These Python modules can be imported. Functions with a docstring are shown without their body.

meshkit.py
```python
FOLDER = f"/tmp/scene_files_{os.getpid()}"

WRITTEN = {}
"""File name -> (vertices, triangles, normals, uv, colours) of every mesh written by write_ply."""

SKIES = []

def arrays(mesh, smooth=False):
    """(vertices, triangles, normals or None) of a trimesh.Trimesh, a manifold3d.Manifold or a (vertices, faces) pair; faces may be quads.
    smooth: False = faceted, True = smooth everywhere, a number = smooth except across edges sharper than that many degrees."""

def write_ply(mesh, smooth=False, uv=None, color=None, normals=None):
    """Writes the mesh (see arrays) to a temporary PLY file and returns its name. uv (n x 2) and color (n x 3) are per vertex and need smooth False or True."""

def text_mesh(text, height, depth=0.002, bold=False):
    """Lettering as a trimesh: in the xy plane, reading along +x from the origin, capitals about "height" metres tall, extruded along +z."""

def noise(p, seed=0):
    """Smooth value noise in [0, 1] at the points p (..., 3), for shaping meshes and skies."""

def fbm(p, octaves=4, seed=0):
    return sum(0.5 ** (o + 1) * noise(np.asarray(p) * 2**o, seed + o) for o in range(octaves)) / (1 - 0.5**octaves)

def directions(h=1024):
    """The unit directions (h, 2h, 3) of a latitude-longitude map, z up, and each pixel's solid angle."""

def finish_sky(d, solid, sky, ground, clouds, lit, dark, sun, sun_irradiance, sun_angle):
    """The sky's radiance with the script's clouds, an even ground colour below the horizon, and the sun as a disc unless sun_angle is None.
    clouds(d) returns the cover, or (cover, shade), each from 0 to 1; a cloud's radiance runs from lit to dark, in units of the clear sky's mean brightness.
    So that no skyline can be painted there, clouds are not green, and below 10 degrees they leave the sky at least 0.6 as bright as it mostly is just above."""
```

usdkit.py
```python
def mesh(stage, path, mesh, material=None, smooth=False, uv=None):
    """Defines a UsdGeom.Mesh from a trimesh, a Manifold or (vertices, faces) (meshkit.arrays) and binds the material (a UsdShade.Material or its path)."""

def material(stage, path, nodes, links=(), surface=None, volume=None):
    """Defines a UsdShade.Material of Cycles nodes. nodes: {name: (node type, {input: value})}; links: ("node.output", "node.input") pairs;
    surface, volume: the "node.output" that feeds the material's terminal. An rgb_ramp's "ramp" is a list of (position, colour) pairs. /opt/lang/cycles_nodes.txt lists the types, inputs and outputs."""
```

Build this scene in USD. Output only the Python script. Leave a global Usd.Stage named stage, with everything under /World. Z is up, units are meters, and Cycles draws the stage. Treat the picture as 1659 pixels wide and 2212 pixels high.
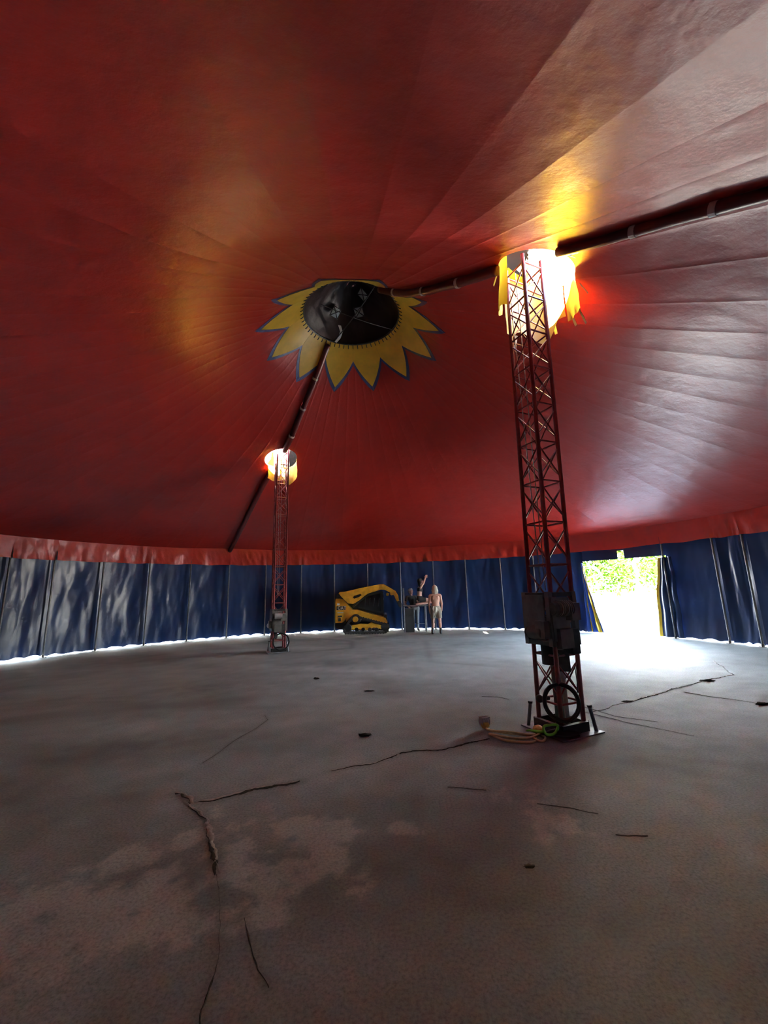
import math, random
import numpy as np, trimesh
from scipy.interpolate import CubicSpline
from pxr import Usd, UsdGeom, UsdLux, UsdShade, Gf, Sdf, Vt
import usdkit, meshkit

random.seed(7); np.random.seed(7)
stage = Usd.Stage.CreateInMemory()
UsdGeom.SetStageUpAxis(stage, 'Z'); UsdGeom.SetStageMetersPerUnit(stage, 1.0)
UsdGeom.Xform.Define(stage, '/World')
PI = math.pi
V = lambda *a: np.array(a, float)

# ------------------------------------------------------------------ camera
F_PX, CX, CY, EYE = 870.0, 829.5, 1106.0, V(0, 0, 1.65)
PITCH, ROLL = math.radians(11.06), math.radians(1.6)
_f = V(0, math.cos(PITCH), math.sin(PITCH)); _u0 = V(0, -math.sin(PITCH), math.cos(PITCH)); _r0 = V(1, 0, 0)
_r = math.cos(ROLL) * _r0 - math.sin(ROLL) * _u0; _u = math.cos(ROLL) * _u0 + math.sin(ROLL) * _r0
cam = UsdGeom.Camera.Define(stage, '/World/camera')
cam.CreateHorizontalApertureAttr(36.0); cam.CreateVerticalApertureAttr(36.0 * 2212 / 1659)
cam.CreateFocalLengthAttr(36.0 * F_PX / 1659)
cam.CreateClippingRangeAttr(Gf.Vec2f(0.05, 1000))
cam.CreateExposureAttr(0.3)
cam.AddTransformOp().Set(Gf.Matrix4d(*_r, 0, *_u, 0, *(-_f), 0, *EYE, 1))

# ------------------------------------------------------------------ sky and sun
SKY, SUN = 6.8, 720.0
SUN_DIR = V(-0.09, -1.0, 0.0); SUN_EL = math.radians(29)         # towards the sun: behind the camera
SUN_DIR = V(*(SUN_DIR[:2] / np.linalg.norm(SUN_DIR[:2]) * math.cos(SUN_EL)), math.sin(SUN_EL))
dome = UsdLux.DomeLight.Define(stage, '/World/sky'); dome.CreateIntensityAttr(1.0)
sky_mat = usdkit.material(stage, '/World/Looks/sky', {
    's': ('sky_texture', {'sky_type': 'multiple_scattering', 'sun_disc': False, 'sun_elevation': SUN_EL, 'sun_rotation': 0.5, 'aerosol_density': 1.5}),
    'h': ('hsv', {'saturation': 0.75}),
    'b': ('background_shader', {'strength': SKY})}, [('s.color', 'h.color'), ('h.color', 'b.color')], surface='b.background')
UsdShade.MaterialBindingAPI.Apply(dome.GetPrim()).Bind(sky_mat)
sun = UsdLux.DistantLight.Define(stage, '/World/sun')
sun.CreateIntensityAttr(SUN); sun.CreateNormalizeAttr(True); sun.CreateAngleAttr(0.6); sun.CreateColorAttr(Gf.Vec3f(1.0, 0.93, 0.82))
_z = SUN_DIR; _x = np.cross(V(0, 0, 1), _z); _x /= np.linalg.norm(_x); _y = np.cross(_z, _x)
sun.AddTransformOp().Set(Gf.Matrix4d(*_x, 0, *_y, 0, *_z, 0, 0, 0, 40, 1))

# ------------------------------------------------------------------ helpers
_used = {}
def numbered(parent, name):
    k = (str(parent), name); n = _used.get(k, 0); _used[k] = n + 1
    return f'{parent}/{name}' if n == 0 else f'{parent}/{name}_{n:03d}'
def path_of(parent): return '/World' if parent is None else (parent if isinstance(parent, str) else str(parent.GetPath()))
def data(p, label=None, cat=None, group=None, kind=None):
    for k, v in (('label', label), ('category', cat), ('group', group), ('kind', kind)):
        if v: p.SetCustomDataByKey(k, v)
    return p
def obj(name, mesh, mat, parent=None, smooth=False, label=None, cat=None, group=None, kind=None, color=None):
    p = numbered(path_of(parent), name)
    m = usdkit.mesh(stage, p, mesh, mat, smooth=smooth)
    if color is not None:
        UsdGeom.PrimvarsAPI(m).CreatePrimvar('tint', Sdf.ValueTypeNames.Color3fArray, 'vertex').Set(Vt.Vec3fArray.FromNumpy(np.asarray(color, np.float32)))
    return data(m.GetPrim(), label, cat, group, kind)
def thing(name, loc=(0, 0, 0), rz=0.0, label=None, cat=None, group=None, kind=None):
    x = UsdGeom.Xform.Define(stage, numbered('/World', name))
    x.AddTranslateOp().Set(Gf.Vec3d(*map(float, loc))); x.AddRotateZOp().Set(math.degrees(rz))
    return data(x.GetPrim(), label, cat, group, kind)
def part(name, parent, loc=None):
    x = UsdGeom.Xform.Define(stage, numbered(path_of(parent), name))
    if loc is not None: x.AddTranslateOp().Set(Gf.Vec3d(*map(float, loc)))
    return x.GetPrim()
cat_mesh = trimesh.util.concatenate
def box(cx, cy, cz, sx, sy, sz, rot=None):
    m = trimesh.creation.box([sx, sy, sz])
    if rot is not None: m.apply_transform(rot)
    m.apply_translation([cx, cy, cz]); return m
def bar(a, b, r, sides=8, r2=None):
    """a round bar between two points"""
    return tube([a, b], [r, r if r2 is None else r2], sides)
def tube(pts, r, sides=8, caps=True, closed=False):
    p = np.asarray(pts, float); n = len(p); r = np.broadcast_to(r, (n,))
    t = (np.roll(p, -1, 0) - np.roll(p, 1, 0)) if closed else np.gradient(p, axis=0)
    t /= np.linalg.norm(t, axis=1, keepdims=True) + 1e-12
    a = np.zeros_like(p); ref = V(0, 0, 1) if abs(t[0, 2]) < .9 else V(1, 0, 0)
    for i in range(n):
        q = ref - t[i] * (ref @ t[i]); q /= np.linalg.norm(q) + 1e-12; a[i] = q; ref = q
    b = np.cross(t, a); ang = np.arange(sides) * 2 * PI / sides
    v = (p[:, None] + r[:, None, None] * (np.cos(ang)[None, :, None] * a[:, None] + np.sin(ang)[None, :, None] * b[:, None])).reshape(-1, 3)
    f = []
    for i in range(n if closed else n - 1):
        for j in range(sides):
            k, i2, j2 = i * sides + j, ((i + 1) % n) * sides, (j + 1) % sides
            f += [[k, i * sides + j2, i2 + j2], [k, i2 + j2, i2 + j]]
    if caps and not closed:
        f += [[0, j + 1, j] for j in range(1, sides - 1)]
        o = (n - 1) * sides; f += [[o, o + j, o + j + 1] for j in range(1, sides - 1)]
    return trimesh.Trimesh(v, np.array(f), process=False)
def grid(P):
    """a sheet through the points P (n, m, 3)"""
    n, m = P.shape[:2]; i, j = np.meshgrid(np.arange(n - 1), np.arange(m - 1), indexing='ij'); k = (i * m + j).ravel()
    f = np.vstack([np.stack([k, k + m, k + m + 1], 1), np.stack([k, k + m + 1, k + 1], 1)])
    return trimesh.Trimesh(P.reshape(-1, 3), f, process=False)
def slab(P, thick):
    """a sheet with a second side and edges, offset by the vector or number (along z) thick"""
    d = V(0, 0, thick) if np.ndim(thick) == 0 else np.asarray(thick)
    a, b = grid(P), grid(P + d); n, m = P.shape[:2]; N = n * m
    rim = list(range(m)) + [i * m + m - 1 for i in range(1, n)] + [(n - 1) * m + j for j in range(m - 2, -1, -1)] + [i * m for i in range(n - 2, 0, -1)]
    f = []
    for x, y in zip(rim, rim[1:] + rim[:1]): f += [[x, y, y + N], [x, y + N, x + N]]
    return trimesh.Trimesh(np.vstack([a.vertices, b.vertices]), np.vstack([a.faces, b.faces[:, ::-1] + N, f]), process=False)
def rotz(a): return trimesh.transformations.rotation_matrix(a, [0, 0, 1])
def rotm(a, ax): return trimesh.transformations.rotation_matrix(a, ax)
def moved(m, t): m = m.copy(); m.apply_translation(t); return m
def prism(outline, x0, x1, axis='y'):
    """outline [(a, b)] extruded: axis y -> outline is (x, z)"""
    from shapely.geometry import Polygon
    m = trimesh.creation.extrude_polygon(Polygon(outline), x1 - x0, engine='earcut')
    v = m.vertices.copy()
    m.vertices = np.stack([v[:, 0], v[:, 2] + x0, v[:, 1]], 1) if axis == 'y' else np.stack([v[:, 2] + x0, v[:, 0], v[:, 1]], 1)
    m.fix_normals(); return m

# ------------------------------------------------------------------ materials
def mat(name, color, rough=0.5, spec=0.5, metal=0.0, noise=None, bump=None, nodes=None, links=None, **kw):
    """principled; noise=(scale, amount): blotches in the colour; bump=(scale, strength, distance)"""
    n = {'p': ('principled_bsdf', {'base_color': color, 'roughness': rough, 'specular_ior_level': spec, 'metallic': metal, **kw}), 'g': ('texture_coordinate', {})}
    l = []
    if noise:
        n['nz'] = ('noise_texture', {'scale': noise[0], 'detail': 5.0, 'roughness': 0.6})
        c = np.array(color); n['rp'] = ('rgb_ramp', {'ramp': [(0.3, tuple(c * (1 - noise[1]))), (0.7, tuple(np.minimum(c * (1 + noise[1]), 1)))]})
        l += [('g.object', 'nz.vector'), ('nz.fac', 'rp.fac'), ('rp.color', 'p.base_color')]
    if bump:
        n['bn'] = ('noise_texture', {'scale': bump[0], 'detail': 6.0, 'roughness': 0.58}); n['bp'] = ('bump', {'strength': bump[1], 'distance': bump[2]})
        l += [('g.object', 'bn.vector'), ('bn.fac', 'bp.height'), ('bp.normal', 'p.normal')]
    n.update(nodes or {}); l += links or []
    return usdkit.material(stage, '/World/Looks/' + name, n, l, surface='p.BSDF')
M = {}
M['red_vinyl'] = mat('red_vinyl', (0.285, 0.012, 0.0075), 0.42, 0.38, noise=(0.6, 0.12), bump=(2.6, 0.32, 0.05))
M['valance'] = mat('valance_vinyl', (0.42, 0.03, 0.02), 0.36, 0.6, noise=(2.0, 0.15), bump=(6, 0.3, 0.03))
M['blue_vinyl'] = mat('blue_vinyl', (0.007, 0.022, 0.074), 0.34, 0.30, noise=(1.2, 0.2), bump=(4, 0.10, 0.03))
M['yellow_vinyl'] = mat('yellow_vinyl', (0.80, 0.48, 0.035), 0.4, 0.5, noise=(3.0, 0.12))
M['navy'] = mat('navy_print', (0.02, 0.03, 0.11), 0.45)
M['red_steel'] = mat('red_steel', (0.20, 0.026, 0.026), 0.38, 0.5, noise=(14, 0.25))
M['floor'] = mat('floor_concrete', (0.2, 0.19, 0.17), 0.8, 0.15, bump=(30, 0.10, 0.01), nodes={'at': ('attribute', {'attribute': 'tint'}), 'sn': ('noise_texture', {'scale': 55.0, 'detail': 4.0, 'roughness': 0.7}), 'sr': ('rgb_ramp', {'ramp': [(0.3, (.62, .61, .60)), (0.5, (1, 1, 1)), (0.72, (1.3, 1.3, 1.28))]}), 'mx': ('mix', {'mix_type': 'multiply', 'fac': 1.0})},
                 links=[('g.object', 'sn.vector'), ('sn.fac', 'sr.fac'), ('at.color', 'mx.color1'), ('sr.color', 'mx.color2'), ('mx.color', 'p.base_color')])
M['hood'] = mat('hood_canvas', (0.0055, 0.005, 0.0048), 0.9, 0.0)
M['sleeve'] = mat('sleeve_vinyl', (0.07, 0.006, 0.006), 0.4, 0.35, bump=(4, .3, .03))
M['maroon'] = mat('cupola_vinyl', (0.012, 0.002, 0.003), 0.45, 0.22, bump=(3, 0.4, 0.05))

# ------------------------------------------------------------------ plan of the tent
C = V(-0.65, 8.63)                                                  # centre, below the ring
P1, P2 = V(2.01, 5.13), V(-3.2, 12.25)                              # the two masts
H1, H2 = V(2.30, 5.08), V(-3.26, 12.36)                             # the openings over them
AX = (P1 - P2) / np.linalg.norm(P1 - P2); AX_T = math.atan2(AX[1], AX[0])
RING_R, RING_Z, EAVE_Z = 1.137, 8.19, 3.34
_th = np.radians([0, 20, 40, 60, 80, 90, 100, 120, 140, 160, 180])
_rr = [10.35, 10.3, 9.95, 9.6, 9.4, 9.4, 9.4, 9.6, 10.0, 10.3, 10.35]
_c = np.array([[1, math.cos(2 * t), math.sin(2 * t), math.cos(4 * t)] for t in _th])
_k = np.linalg.lstsq(_c, np.array(_rr), rcond=None)[0]
def RW(t):
    t = np.asarray(t, float)
    return (_k[0] + _k[1] * np.cos(2 * t) + _k[2] * np.sin(2 * t) + _k[3] * np.cos(4 * t)) * (1 + 0.07 * np.maximum(0, -np.sin(t)) ** 2)
def wall_xy(t, off=0.0):
    r = RW(t) + off
    return np.stack([C[0] + r * np.cos(t), C[1] + r * np.sin(t)], -1)
def ray_of(px, py): d = _f + _r * (px - CX) / F_PX - _u * (py - CY) / F_PX; return d / np.linalg.norm(d)
def on_floor(px, py, z=0.0): d = ray_of(px, py); return EYE + d * ((z - EYE[2]) / d[2])
def wall_theta(px, py):
    """the angle (about the centre) where the sight line through a pixel meets the wall"""
    d = ray_of(px, py)[:2]; d /= np.linalg.norm(d); lo, hi = 0.5, 40.0
    for _ in range(60):
        m = (lo + hi) / 2; q = d * m - C
        if np.linalg.norm(q) < RW(math.atan2(q[1], q[0])): lo = m
        else: hi = m
    q = d * lo - C; return math.atan2(q[1], q[0])

HOLE, EAVE_OUT = 0.50, 0.25
AX_R = np.array([RING_R, 1.6, 2.08, 2.8, 3.49, 4.4, 5.3, 6.0, 7.0, 8.0, 9.2]) ; AX_Z = np.array([RING_Z, 7.80, 7.42, 7.02, 6.64, 6.14, 5.70, 5.38, 4.90, 4.38, 3.78])
_prof = CubicSpline(np.r_[AX_R[3:], 10.2], np.r_[AX_Z[3:], EAVE_Z])
def canopy_z(x, y):
    x, y = np.asarray(x, float), np.asarray(y, float)
    dx, dy = x - C[0], y - C[1]; r = np.hypot(dx, dy); t = np.arctan2(dy, dx); R = RW(t) + EAVE_OUT
    s = np.clip((r - 2.8) / (R - 2.8), 0, 1)
    z = np.where(r < 2.8, np.interp(r, AX_R, AX_Z), _prof(2.8 + s * 7.4))
    ridge = np.exp(-((np.sin(t - AX_T) * r) / 1.3) ** 2)
    z = z - np.sin(PI * s) * 0.22 * (1 - ridge) * (s > 0) + .10 * np.maximum(np.cos(t - AX_T), 0) * np.sin(PI * s) * ridge * (s > 0) - .30 * np.maximum(-np.cos(t - AX_T), 0) * np.exp(-((r - 3.9) / 1.3) ** 2) * ridge
    for P in (H1, H2):
        d = np.hypot(x - P[0], y - P[1]); z = z + 0.07 * np.exp(-np.maximum(d - HOLE, 0) / 0.5) * np.minimum(1, (R - r) / 2)
    return z

# ------------------------------------------------------------------ floor: one slab, inside and out; cracks pressed into it
def poly_dist(P, line):
    best = np.full(len(P), 1e9)
    for a, b in zip(line[:-1], line[1:]):
        ab = b - a; t = np.clip(((P - a) @ ab) / (ab @ ab + 1e-12), 0, 1); best = np.minimum(best, np.linalg.norm(P - a - t[:, None] * ab, axis=1))
    return best
def wander(pts, amp, step=0.05, seed=0):
    """a jagged line over the floor through the pixels"""
    p = np.array([on_floor(*q)[:2] for q in pts]); out = []
    for a, b in zip(p[:-1], p[1:]):
        n = max(2, int(np.linalg.norm(b - a) / step)); t = np.linspace(0, 1, n, endpoint=False)[:, None]; out.append(a + (b - a) * t)
    out = np.vstack(out + [p[-1:]]); q = np.c_[out * 3.1, np.zeros(len(out))]
    return out + amp * np.c_[meshkit.fbm(q, 4, seed) - .5, meshkit.fbm(q + 9, 4, seed) - .5]
# (pixels along the crack, half width, depth)
CRACKS = [([(370, 1716), (392, 1717), (412, 1738), (424, 1736), (470, 1725), (520, 1714), (580, 1700), (648, 1688)], .022, .03),
          ([(412, 1738), (430, 1755), (443, 1785), (445, 1800), (452, 1830), (461, 1862), (464, 1890)], .020, .035),
          ([(464, 1890), (466, 1930), (474, 2000), (476, 2070), (455, 2130), (435, 2190), (430, 2260)], .011, .02),
          ([(715, 1667), (800, 1652), (880, 1625), (960, 1621), (1010, 1607), (1060, 1596)], .014, .03),
          ([(440, 1648), (480, 1622), (508, 1600), (550, 1575), (576, 1556), (572, 1545)], .006, .012),
          ([(1275, 1540), (1350, 1519), (1440, 1495), (1500, 1478), (1540, 1466), (1582, 1458), (1560, 1441), (1546, 1428)], .016, .02),
          ([(1478, 1495), (1530, 1505), (1600, 1514), (1659, 1524)], .012, .02),
          ([(1255, 1526), (1330, 1548), (1420, 1560)], .006, .01), ([(1252, 1536), (1350, 1560), (1500, 1590)], .006, .01),
          ([(968, 1700), (1010, 1703), (1050, 1708)], .008, .012), ([(1160, 1738), (1230, 1748), (1290, 1760)], .008, .012),
          ([(1330, 1806), (1400, 1808)], .010, .014), ([(1040, 1505), (1075, 1506), (1100, 1511)], .008, .012),
          ([(530, 1985), (545, 2040), (560, 2090), (582, 2130)], .008, .018)]
cr = [(wander(p, .10 if w > .012 else .05, seed=i), w, d) for i, (p, w, d) in enumerate(CRACKS)]
gx = np.unique(np.concatenate([[-90, -60, -40, -30, -24, -20, -17], np.arange(-14, -4, .22), np.arange(-4, 5, .026), np.arange(5, 14, .2), [17, 20, 25, 32, 40, 60, 90]]).round(4))
gy = np.unique(np.concatenate([[-60, -40, -25, -15, -8, -4, -2, -1], np.arange(0, 1, .2), np.arange(1, 8, .026), np.arange(8, 22, .14), np.arange(22, 32, .5), [34, 40, 50, 65, 90, 120]]).round(4))
X, Y = np.meshgrid(gx, gy, indexing='ij'); FP = np.stack([X.ravel(), Y.ravel()], 1); FZ = np.zeros(len(FP))
n1 = meshkit.fbm(np.c_[FP * .9, np.zeros(len(FP))], 5, 3); n2 = meshkit.fbm(np.c_[FP * 5, np.zeros(len(FP))], 4, 5); n3 = meshkit.fbm(np.c_[FP[:, :1] * .35, FP[:, 1:] * 1.4, np.zeros(len(FP))], 4, 8)
n4 = meshkit.fbm(np.c_[FP * 16, np.zeros(len(FP))], 2, 6)
tone = .88 + .5 * (n1 - .5) + .35 * (n2 - .5) + .6 * (n3 - .5)
dust = np.zeros(len(FP))
for px, py, rx, ry in [(640, 1781, .16, .05), (700, 1808, .16, .1), (612, 1838, .15, .07), (672, 1828, .12, .05), (705, 1842, .12, .05), (742, 1852, .05, .06), (640, 1870, .25, .13), (500, 1838, .1, .07), (885, 1788, .12, .05), (1180, 1755, .3, .12),
                       (420, 1880, .35, .22), (300, 1930, .4, .2), (170, 1965, .45, .16), (100, 2010, .4, .15), (560, 1935, .2, .1), (790, 1895, .08, .05), (650, 1905, .22, .1), (375, 1970, .15, .06), (1120, 1755, .15, .04)]:
    c = on_floor(px, py)[:2]; e = ((FP - c) / (rx, ry * 2.2)) ** 2
    dust = np.maximum(dust, np.clip(1.1 - e.sum(1) * .8 + 5.0 * (n2 - .5) + 2.5 * (n4 - .5), 0, 1) ** 1.5 * (.3 + .6 * n2) * (e.sum(1) < 4))
for pts, w, a in [([(0, 1560), (120, 1545), (300, 1530), (520, 1512)], .30, -.35), ([(480, 1385), (600, 1372), (760, 1385), (760, 1400), (640, 1410)], .12, -.3), ([(920, 1385), (930, 1430), (1080, 1440)], .1, -.25), ([(560, 1440), (800, 1450), (1000, 1470)], .3, .25), ([(0, 1700), (80, 1680), (140, 1640)], .4, -.2)]:
    p = np.array([on_floor(*q)[:2] for q in pts]); tone += a * np.exp(-(poly_dist(FP, p) / w) ** 2) * (.4 + .9 * n2)
near_crack = np.zeros(len(FP))
for line, w, d in cr:
    box_ = (FP > line.min(0) - .3).all(1) & (FP < line.max(0) + .3).all(1); k = np.nonzero(box_)[0]
    e = poly_dist(FP[k], line); jag = .62 * w * (.3 + 1.5 * meshkit.fbm(np.c_[FP[k] * 14, np.zeros(len(k))], 3, 2))
    near_crack[k] = np.maximum(near_crack[k], .4 * np.clip(1.3 - e / (2.2 * w + .02), 0, 1) * n2[k] * 1.5)
tone = np.clip(tone, .35, 1.4)
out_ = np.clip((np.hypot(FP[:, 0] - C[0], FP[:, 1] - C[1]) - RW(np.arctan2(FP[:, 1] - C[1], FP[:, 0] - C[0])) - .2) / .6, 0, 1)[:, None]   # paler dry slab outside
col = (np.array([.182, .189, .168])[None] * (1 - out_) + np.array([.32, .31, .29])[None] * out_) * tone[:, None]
col = col * (1 - .6 * dust[:, None]) + .6 * dust[:, None] * np.array([.42, .37, .28])
col = col * (1 - .85 * near_crack[:, None]) + .85 * near_crack[:, None] * np.array([.035, .032, .022])
FZ += .004 * (n1 - .5) * (np.hypot(FP[:, 0] - 1, FP[:, 1] - 8) < 14)
floor = thing('floor', kind='structure', label='cracked grey concrete floor of the tent')
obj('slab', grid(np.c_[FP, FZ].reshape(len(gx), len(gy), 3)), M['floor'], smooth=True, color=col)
M['crack_soil'] = mat('crack_soil', (0.022, 0.020, 0.014), 0.95, 0.1, noise=(40, .5)); M['hairline'] = mat('hairline_crack', (0.06, 0.057, 0.047), 0.95, 0.1, noise=(40, .4)); M['crack_lip'] = mat('broken_edge', (0.24, 0.22, 0.18), 0.9, 0.2, noise=(30, .3))
def ribbon(line, w, z, seed, shift=0.0, amp=1.0):
    d = np.r_[0, np.cumsum(np.linalg.norm(np.diff(line, axis=0), axis=1))]; n = max(12, int(d[-1] / .022)); u = np.linspace(0, d[-1], n)
    p = np.stack([np.interp(u, d, line[:, 0]), np.interp(u, d, line[:, 1])], 1)
    q = np.c_[u * 9, np.zeros((n, 2))]; p = p + .035 * w / .018 * np.c_[meshkit.fbm(q, 3, seed) - .5, meshkit.fbm(q + 7, 3, seed) - .5]
    t = np.gradient(p, axis=0); t /= np.linalg.norm(t, axis=1)[:, None]; nn = np.c_[-t[:, 1], t[:, 0]]
    clump = np.clip(meshkit.fbm(np.c_[u * 2.3, np.zeros((n, 2))], 3, seed + 5) * 2.8 - .95, .06, 1.5)
    a = w * amp * clump * (.25 + 1.3 * meshkit.noise(np.c_[u * 31, np.zeros((n, 2))], seed + 1)); b = w * amp * clump * (.25 + 1.3 * meshkit.noise(np.c_[u * 37, np.ones((n, 2))], seed + 2))
    a[[0, -1]] = .002; b[[0, -1]] = .002
    hump = .25 * w * clump * meshkit.noise(np.c_[u * 24, np.zeros((n, 2))], seed + 3)
    rows = [np.c_[p + nn * (shift + a)[:, None], np.full(n, z - .004)], np.c_[p + nn * (shift + (a - b) / 2)[:, None], z + hump], np.c_[p + nn * (shift - b)[:, None], np.full(n, z - .004)]]
    return grid(np.stack(rows, 1)[:, ::-1])
for i, (line, w, d_) in enumerate(cr):
    obj('crack', ribbon(line, w * (1 if w > .01 else .7), .006, 100 + i), M['crack_soil' if w > .01 else 'hairline'], floor, smooth=True)
    if w >= .014: obj('broken_edge', ribbon(line, w * .8, .0045, 200 + i, shift=w * .9), M['crack_lip'], floor, smooth=True)

# ------------------------------------------------------------------ canopy: sixty radial panels (gores), holes at the masts
ceiling = thing('ceiling', kind='structure', label='red vinyl canopy of the round tent')
GORES = 60; T0 = math.radians(-88 - 6 * 60)
fr = np.concatenate([np.linspace(0, .1, 6)[:-1], np.linspace(.1, 1, 84)])
near_masts = lambda xy: min(np.linalg.norm(xy - H1, axis=-1).min(), np.linalg.norm(xy - H2, axis=-1).min())
def gore(t0, t1, m):
    t = np.linspace(t0, t1, m); R = RW(t) + EAVE_OUT
    r = RING_R + fr[:, None] * (R - RING_R)[None]
    xy = np.stack([C[0] + r * np.cos(t), C[1] + r * np.sin(t)], -1)
    return xy
for g in range(GORES):
    t0 = T0 + g * 2 * PI / GORES; t1 = t0 + 2 * PI / GORES + .0006
    xy = gore(t0, t1, 7)
    if near_masts(xy.reshape(-1, 2)) < 1.0:
        fr_save = fr; fr = np.concatenate([np.linspace(0, .1, 6)[:-1], np.linspace(.1, .2, 6)[:-1], np.linspace(.2, .6, 90)[:-1], np.linspace(.6, 1, 30)]); xy = gore(t0, t1, 15); fr = fr_save
    sh = xy.shape[:2]; q = xy.reshape(-1, 2).copy(); hole = np.zeros(len(q), bool)
    for P in (H1, H2):
        d = np.linalg.norm(q - P, axis=1); inside = d < HOLE; hole |= inside
        q[inside] = P + (q[inside] - P) / np.maximum(d[inside], 1e-6)[:, None] * HOLE
    z = canopy_z(q[:, 0], q[:, 1])
    tt = (np.linspace(0, 1, sh[1])[None] * np.ones((sh[0], 1))).ravel()
    seam = np.minimum(tt, 1 - tt) * 2 * PI / GORES * np.hypot(*(q - C).T)
    z = z - .006 * np.exp(-(seam / .02) ** 2)                       # a welded, slightly raised seam
    rr_ = np.hypot(*(q - C).T)
    wr = meshkit.fbm(np.c_[q * 1.6, np.zeros(len(q))], 3, 4) - .5
    z = z + .03 * wr * np.clip((rr_ - 2.5) / 2, 0, 1) * np.clip((RW(np.arctan2(*(q - C).T[::-1])) - rr_) / 1.0, 0, 1)
    m = grid(np.c_[q, z].reshape(*sh, 3)); m.update_faces(~hole[m.faces].all(1)); m.remove_unreferenced_vertices()
    obj('panel', m, M['red_vinyl'], ceiling, smooth=True)

# ------------------------------------------------------------------ side wall of blue panels, between side poles; red valance above
POLE_PX = [(0, 1320), (102, 1310), (212, 1310), (315, 1305), (406, 1300), (491, 1298), (572, 1296), (650, 1295), (722, 1294), (795, 1293), (867, 1290), (939, 1288), (1010, 1285), (1087, 1283), (1160, 1282), (1237, 1280)]
POLE_T = [wall_theta(*p) for p in POLE_PX]
DOOR_T0, DOOR_T1 = wall_theta(1266, 1285), wall_theta(1440, 1285)      # left and right edge of the doorway as seen
POLE_T += [DOOR_T1 - .012, wall_theta(1561, 1270), wall_theta(1628, 1262)]
end_t = POLE_T[0] - 2 * PI; t = POLE_T[-1]; n = int(round((t - end_t) / .147)); ALL_T = POLE_T + [t + (end_t - t) * k / n for k in range(1, n)]
DOOR_TOP = 2.50
def wall_panel(t0, t1, z0=None, z1=3.42, seed=0, m=33, n=26, lift=0.0):
    """one blue panel: gathered folds, a hem that does not quite reach the floor"""
    t = np.linspace(t0, t1, m); u = np.linspace(0, 1, m)
    hem = (.010 + .085 * np.abs(np.sin(u * 3 * PI + seed * 1.9)) ** .7 * meshkit.fbm(np.c_[u * 4 + seed * 7.3, np.zeros((m, 2))], 3, 11) ** 1.2 + lift) if z0 is None else np.full(m, z0)
    zz = hem[None] + np.linspace(0, 1, n)[:, None] * (z1 - hem)[None]
    f = np.linspace(0, 1, n)[:, None]
    w = meshkit.fbm(np.stack(np.broadcast_arrays(u[None] * 3.6 + f * .9 + seed * 3.7, f * 1.1 + seed, np.zeros((n, m))), -1), 4, 21) - .5
    w2 = meshkit.fbm(np.stack(np.broadcast_arrays(u[None] * 3.2 - f * 1.6 + seed * 1.3, f * 2.2, np.ones((n, m)) * seed), -1), 3, 31) - .5
    off = (.10 * w + .10 * w2) * np.sin(PI * u)[None] ** .5 + .05 * np.sin(PI * u)[None] * np.sin(PI * f)
    r = RW(t)[None] + .05 + off
    P = np.stack([C[0] + r * np.cos(t)[None], C[1] + r * np.sin(t)[None], np.broadcast_to(zz, r.shape)], -1)
    return P
def side(t):
    a = math.degrees(t) % 360
    return 'wall_left' if 125 < a <= 250 else 'wall_far' if 45 < a <= 125 else 'wall_right' if (a <= 45 or a > 290) else 'wall_near'
walls = {}
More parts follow.
